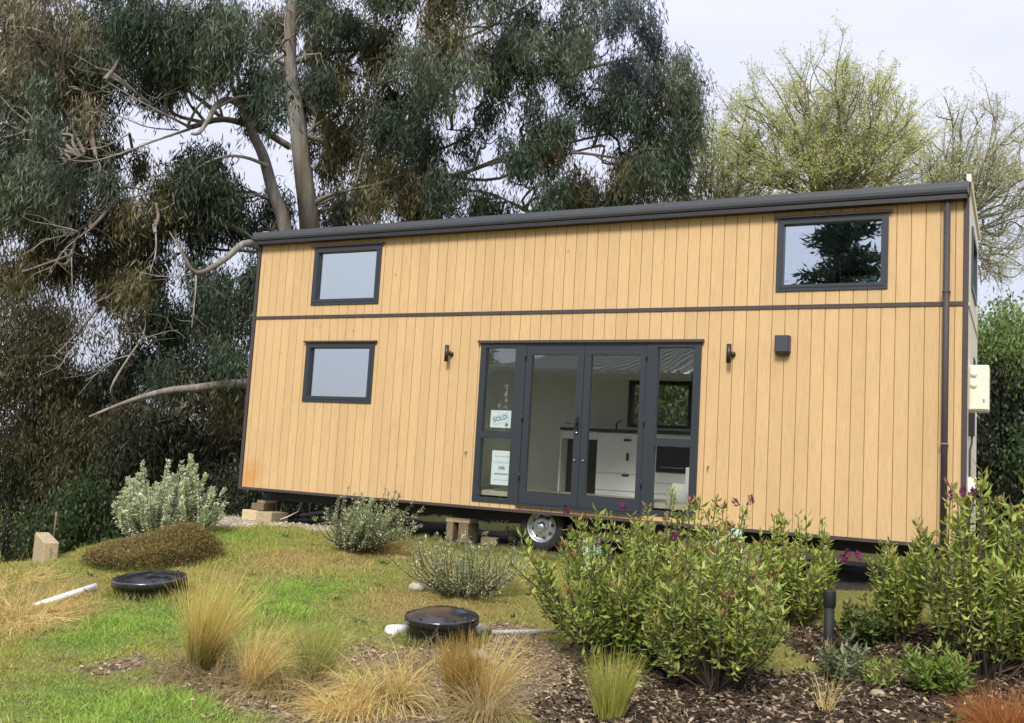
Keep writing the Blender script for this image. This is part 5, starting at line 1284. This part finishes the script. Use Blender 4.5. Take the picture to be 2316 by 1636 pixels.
def conifer(label, P, H, R, seed, c=(.028, .045, .028)):
    global NLEAF
    t = tag(empty('conifer_tree', tuple(P)), label, 'tree', 'conifers across the garden')
    MB().tube([(0, 0, -.3), (.05, 0, H*.5), (0, 0, H)], [.2, .13, .03], 10).build('trunk', BARK, t)
    r = np.random.default_rng(seed); B = []; D = []
    for z in np.arange(1.2, H, .22):
        for k in range(6):
            a = r.random()*6.28; ln = R*(1-z/H)**.7*r.uniform(.55, 1.1)+.15; m_ = int((60 if H > 8 else 24)*ln)+8
            u = r.random((m_, 1))**.7; o = np.array([math.cos(a), math.sin(a), .12])
            B.append(np.array([0, 0, z])+o*ln*u+r.normal(size=(m_, 3))*np.array([.13, .13, .08])); D.append(unit(o+r.normal(size=(m_, 3))*.8))
    B = np.concatenate(B); D = np.concatenate(D); n = len(B); NLEAF += n
    leafmesh('crown', B, D, perp(D), r.uniform(.18, .34, n), r.uniform(.05, .10, n), vary(c, n, .2, .05), LEAF, t)
conifer('dark conifer mirrored in the upper right window', (5.05, -20.0, -1.2), 11.2, 2.7, 3)
for k_, (x_, y_, h_, r_) in enumerate([(-29.5, -40, 6.2, 1.0), (-26.6, -41, 6.9, 1.1), (-24.2, -40, 5.6, 1.2), (-32.5, -42, 5.6, 1.6)]):
    conifer(['second', 'tallest', 'right hand', 'left hand'][k_]+' far dark tree on the skyline mirrored in the lower left window', (x_, y_, -2.4), h_, r_, 40+k_)
conifer('slim conifer beside the bungalow, mirrored in the left sidelight', (-5.9, -17.5, -1.2), 5.4, 1.2, 4, (.05, .08, .04))
for k_, (x_, y_, h_, r_, c_) in enumerate([(-7.3, -20, 6.0, 1.3, (.05, .075, .03)), (-3.7, -13.6, 3.5, .8, (.10, .13, .05)), (-9.5, -19, 4.5, 2.0, (.035, .055, .03)), (-2.5, -13.3, 2.9, .9, (.20, .22, .15))]):
    conifer(['tall dark garden tree mirrored at the left of the sidelight', 'mid green garden bush mirrored in the sidelight', 'far garden tree at the edge of the mirrored garden', 'low pale garden bush mirrored beside the bungalow'][k_], (x_, y_, gz(x_, y_)), h_, r_, 20+k_, c_)
print('leaves', NLEAF, 'blades', NBL, 'tris', sum(sum(len(p.vertices)-2 for p in o.data.polygons[:1])*len(o.data.polygons) for o in bpy.data.objects if o.type == 'MESH' and len(o.data.polygons)))
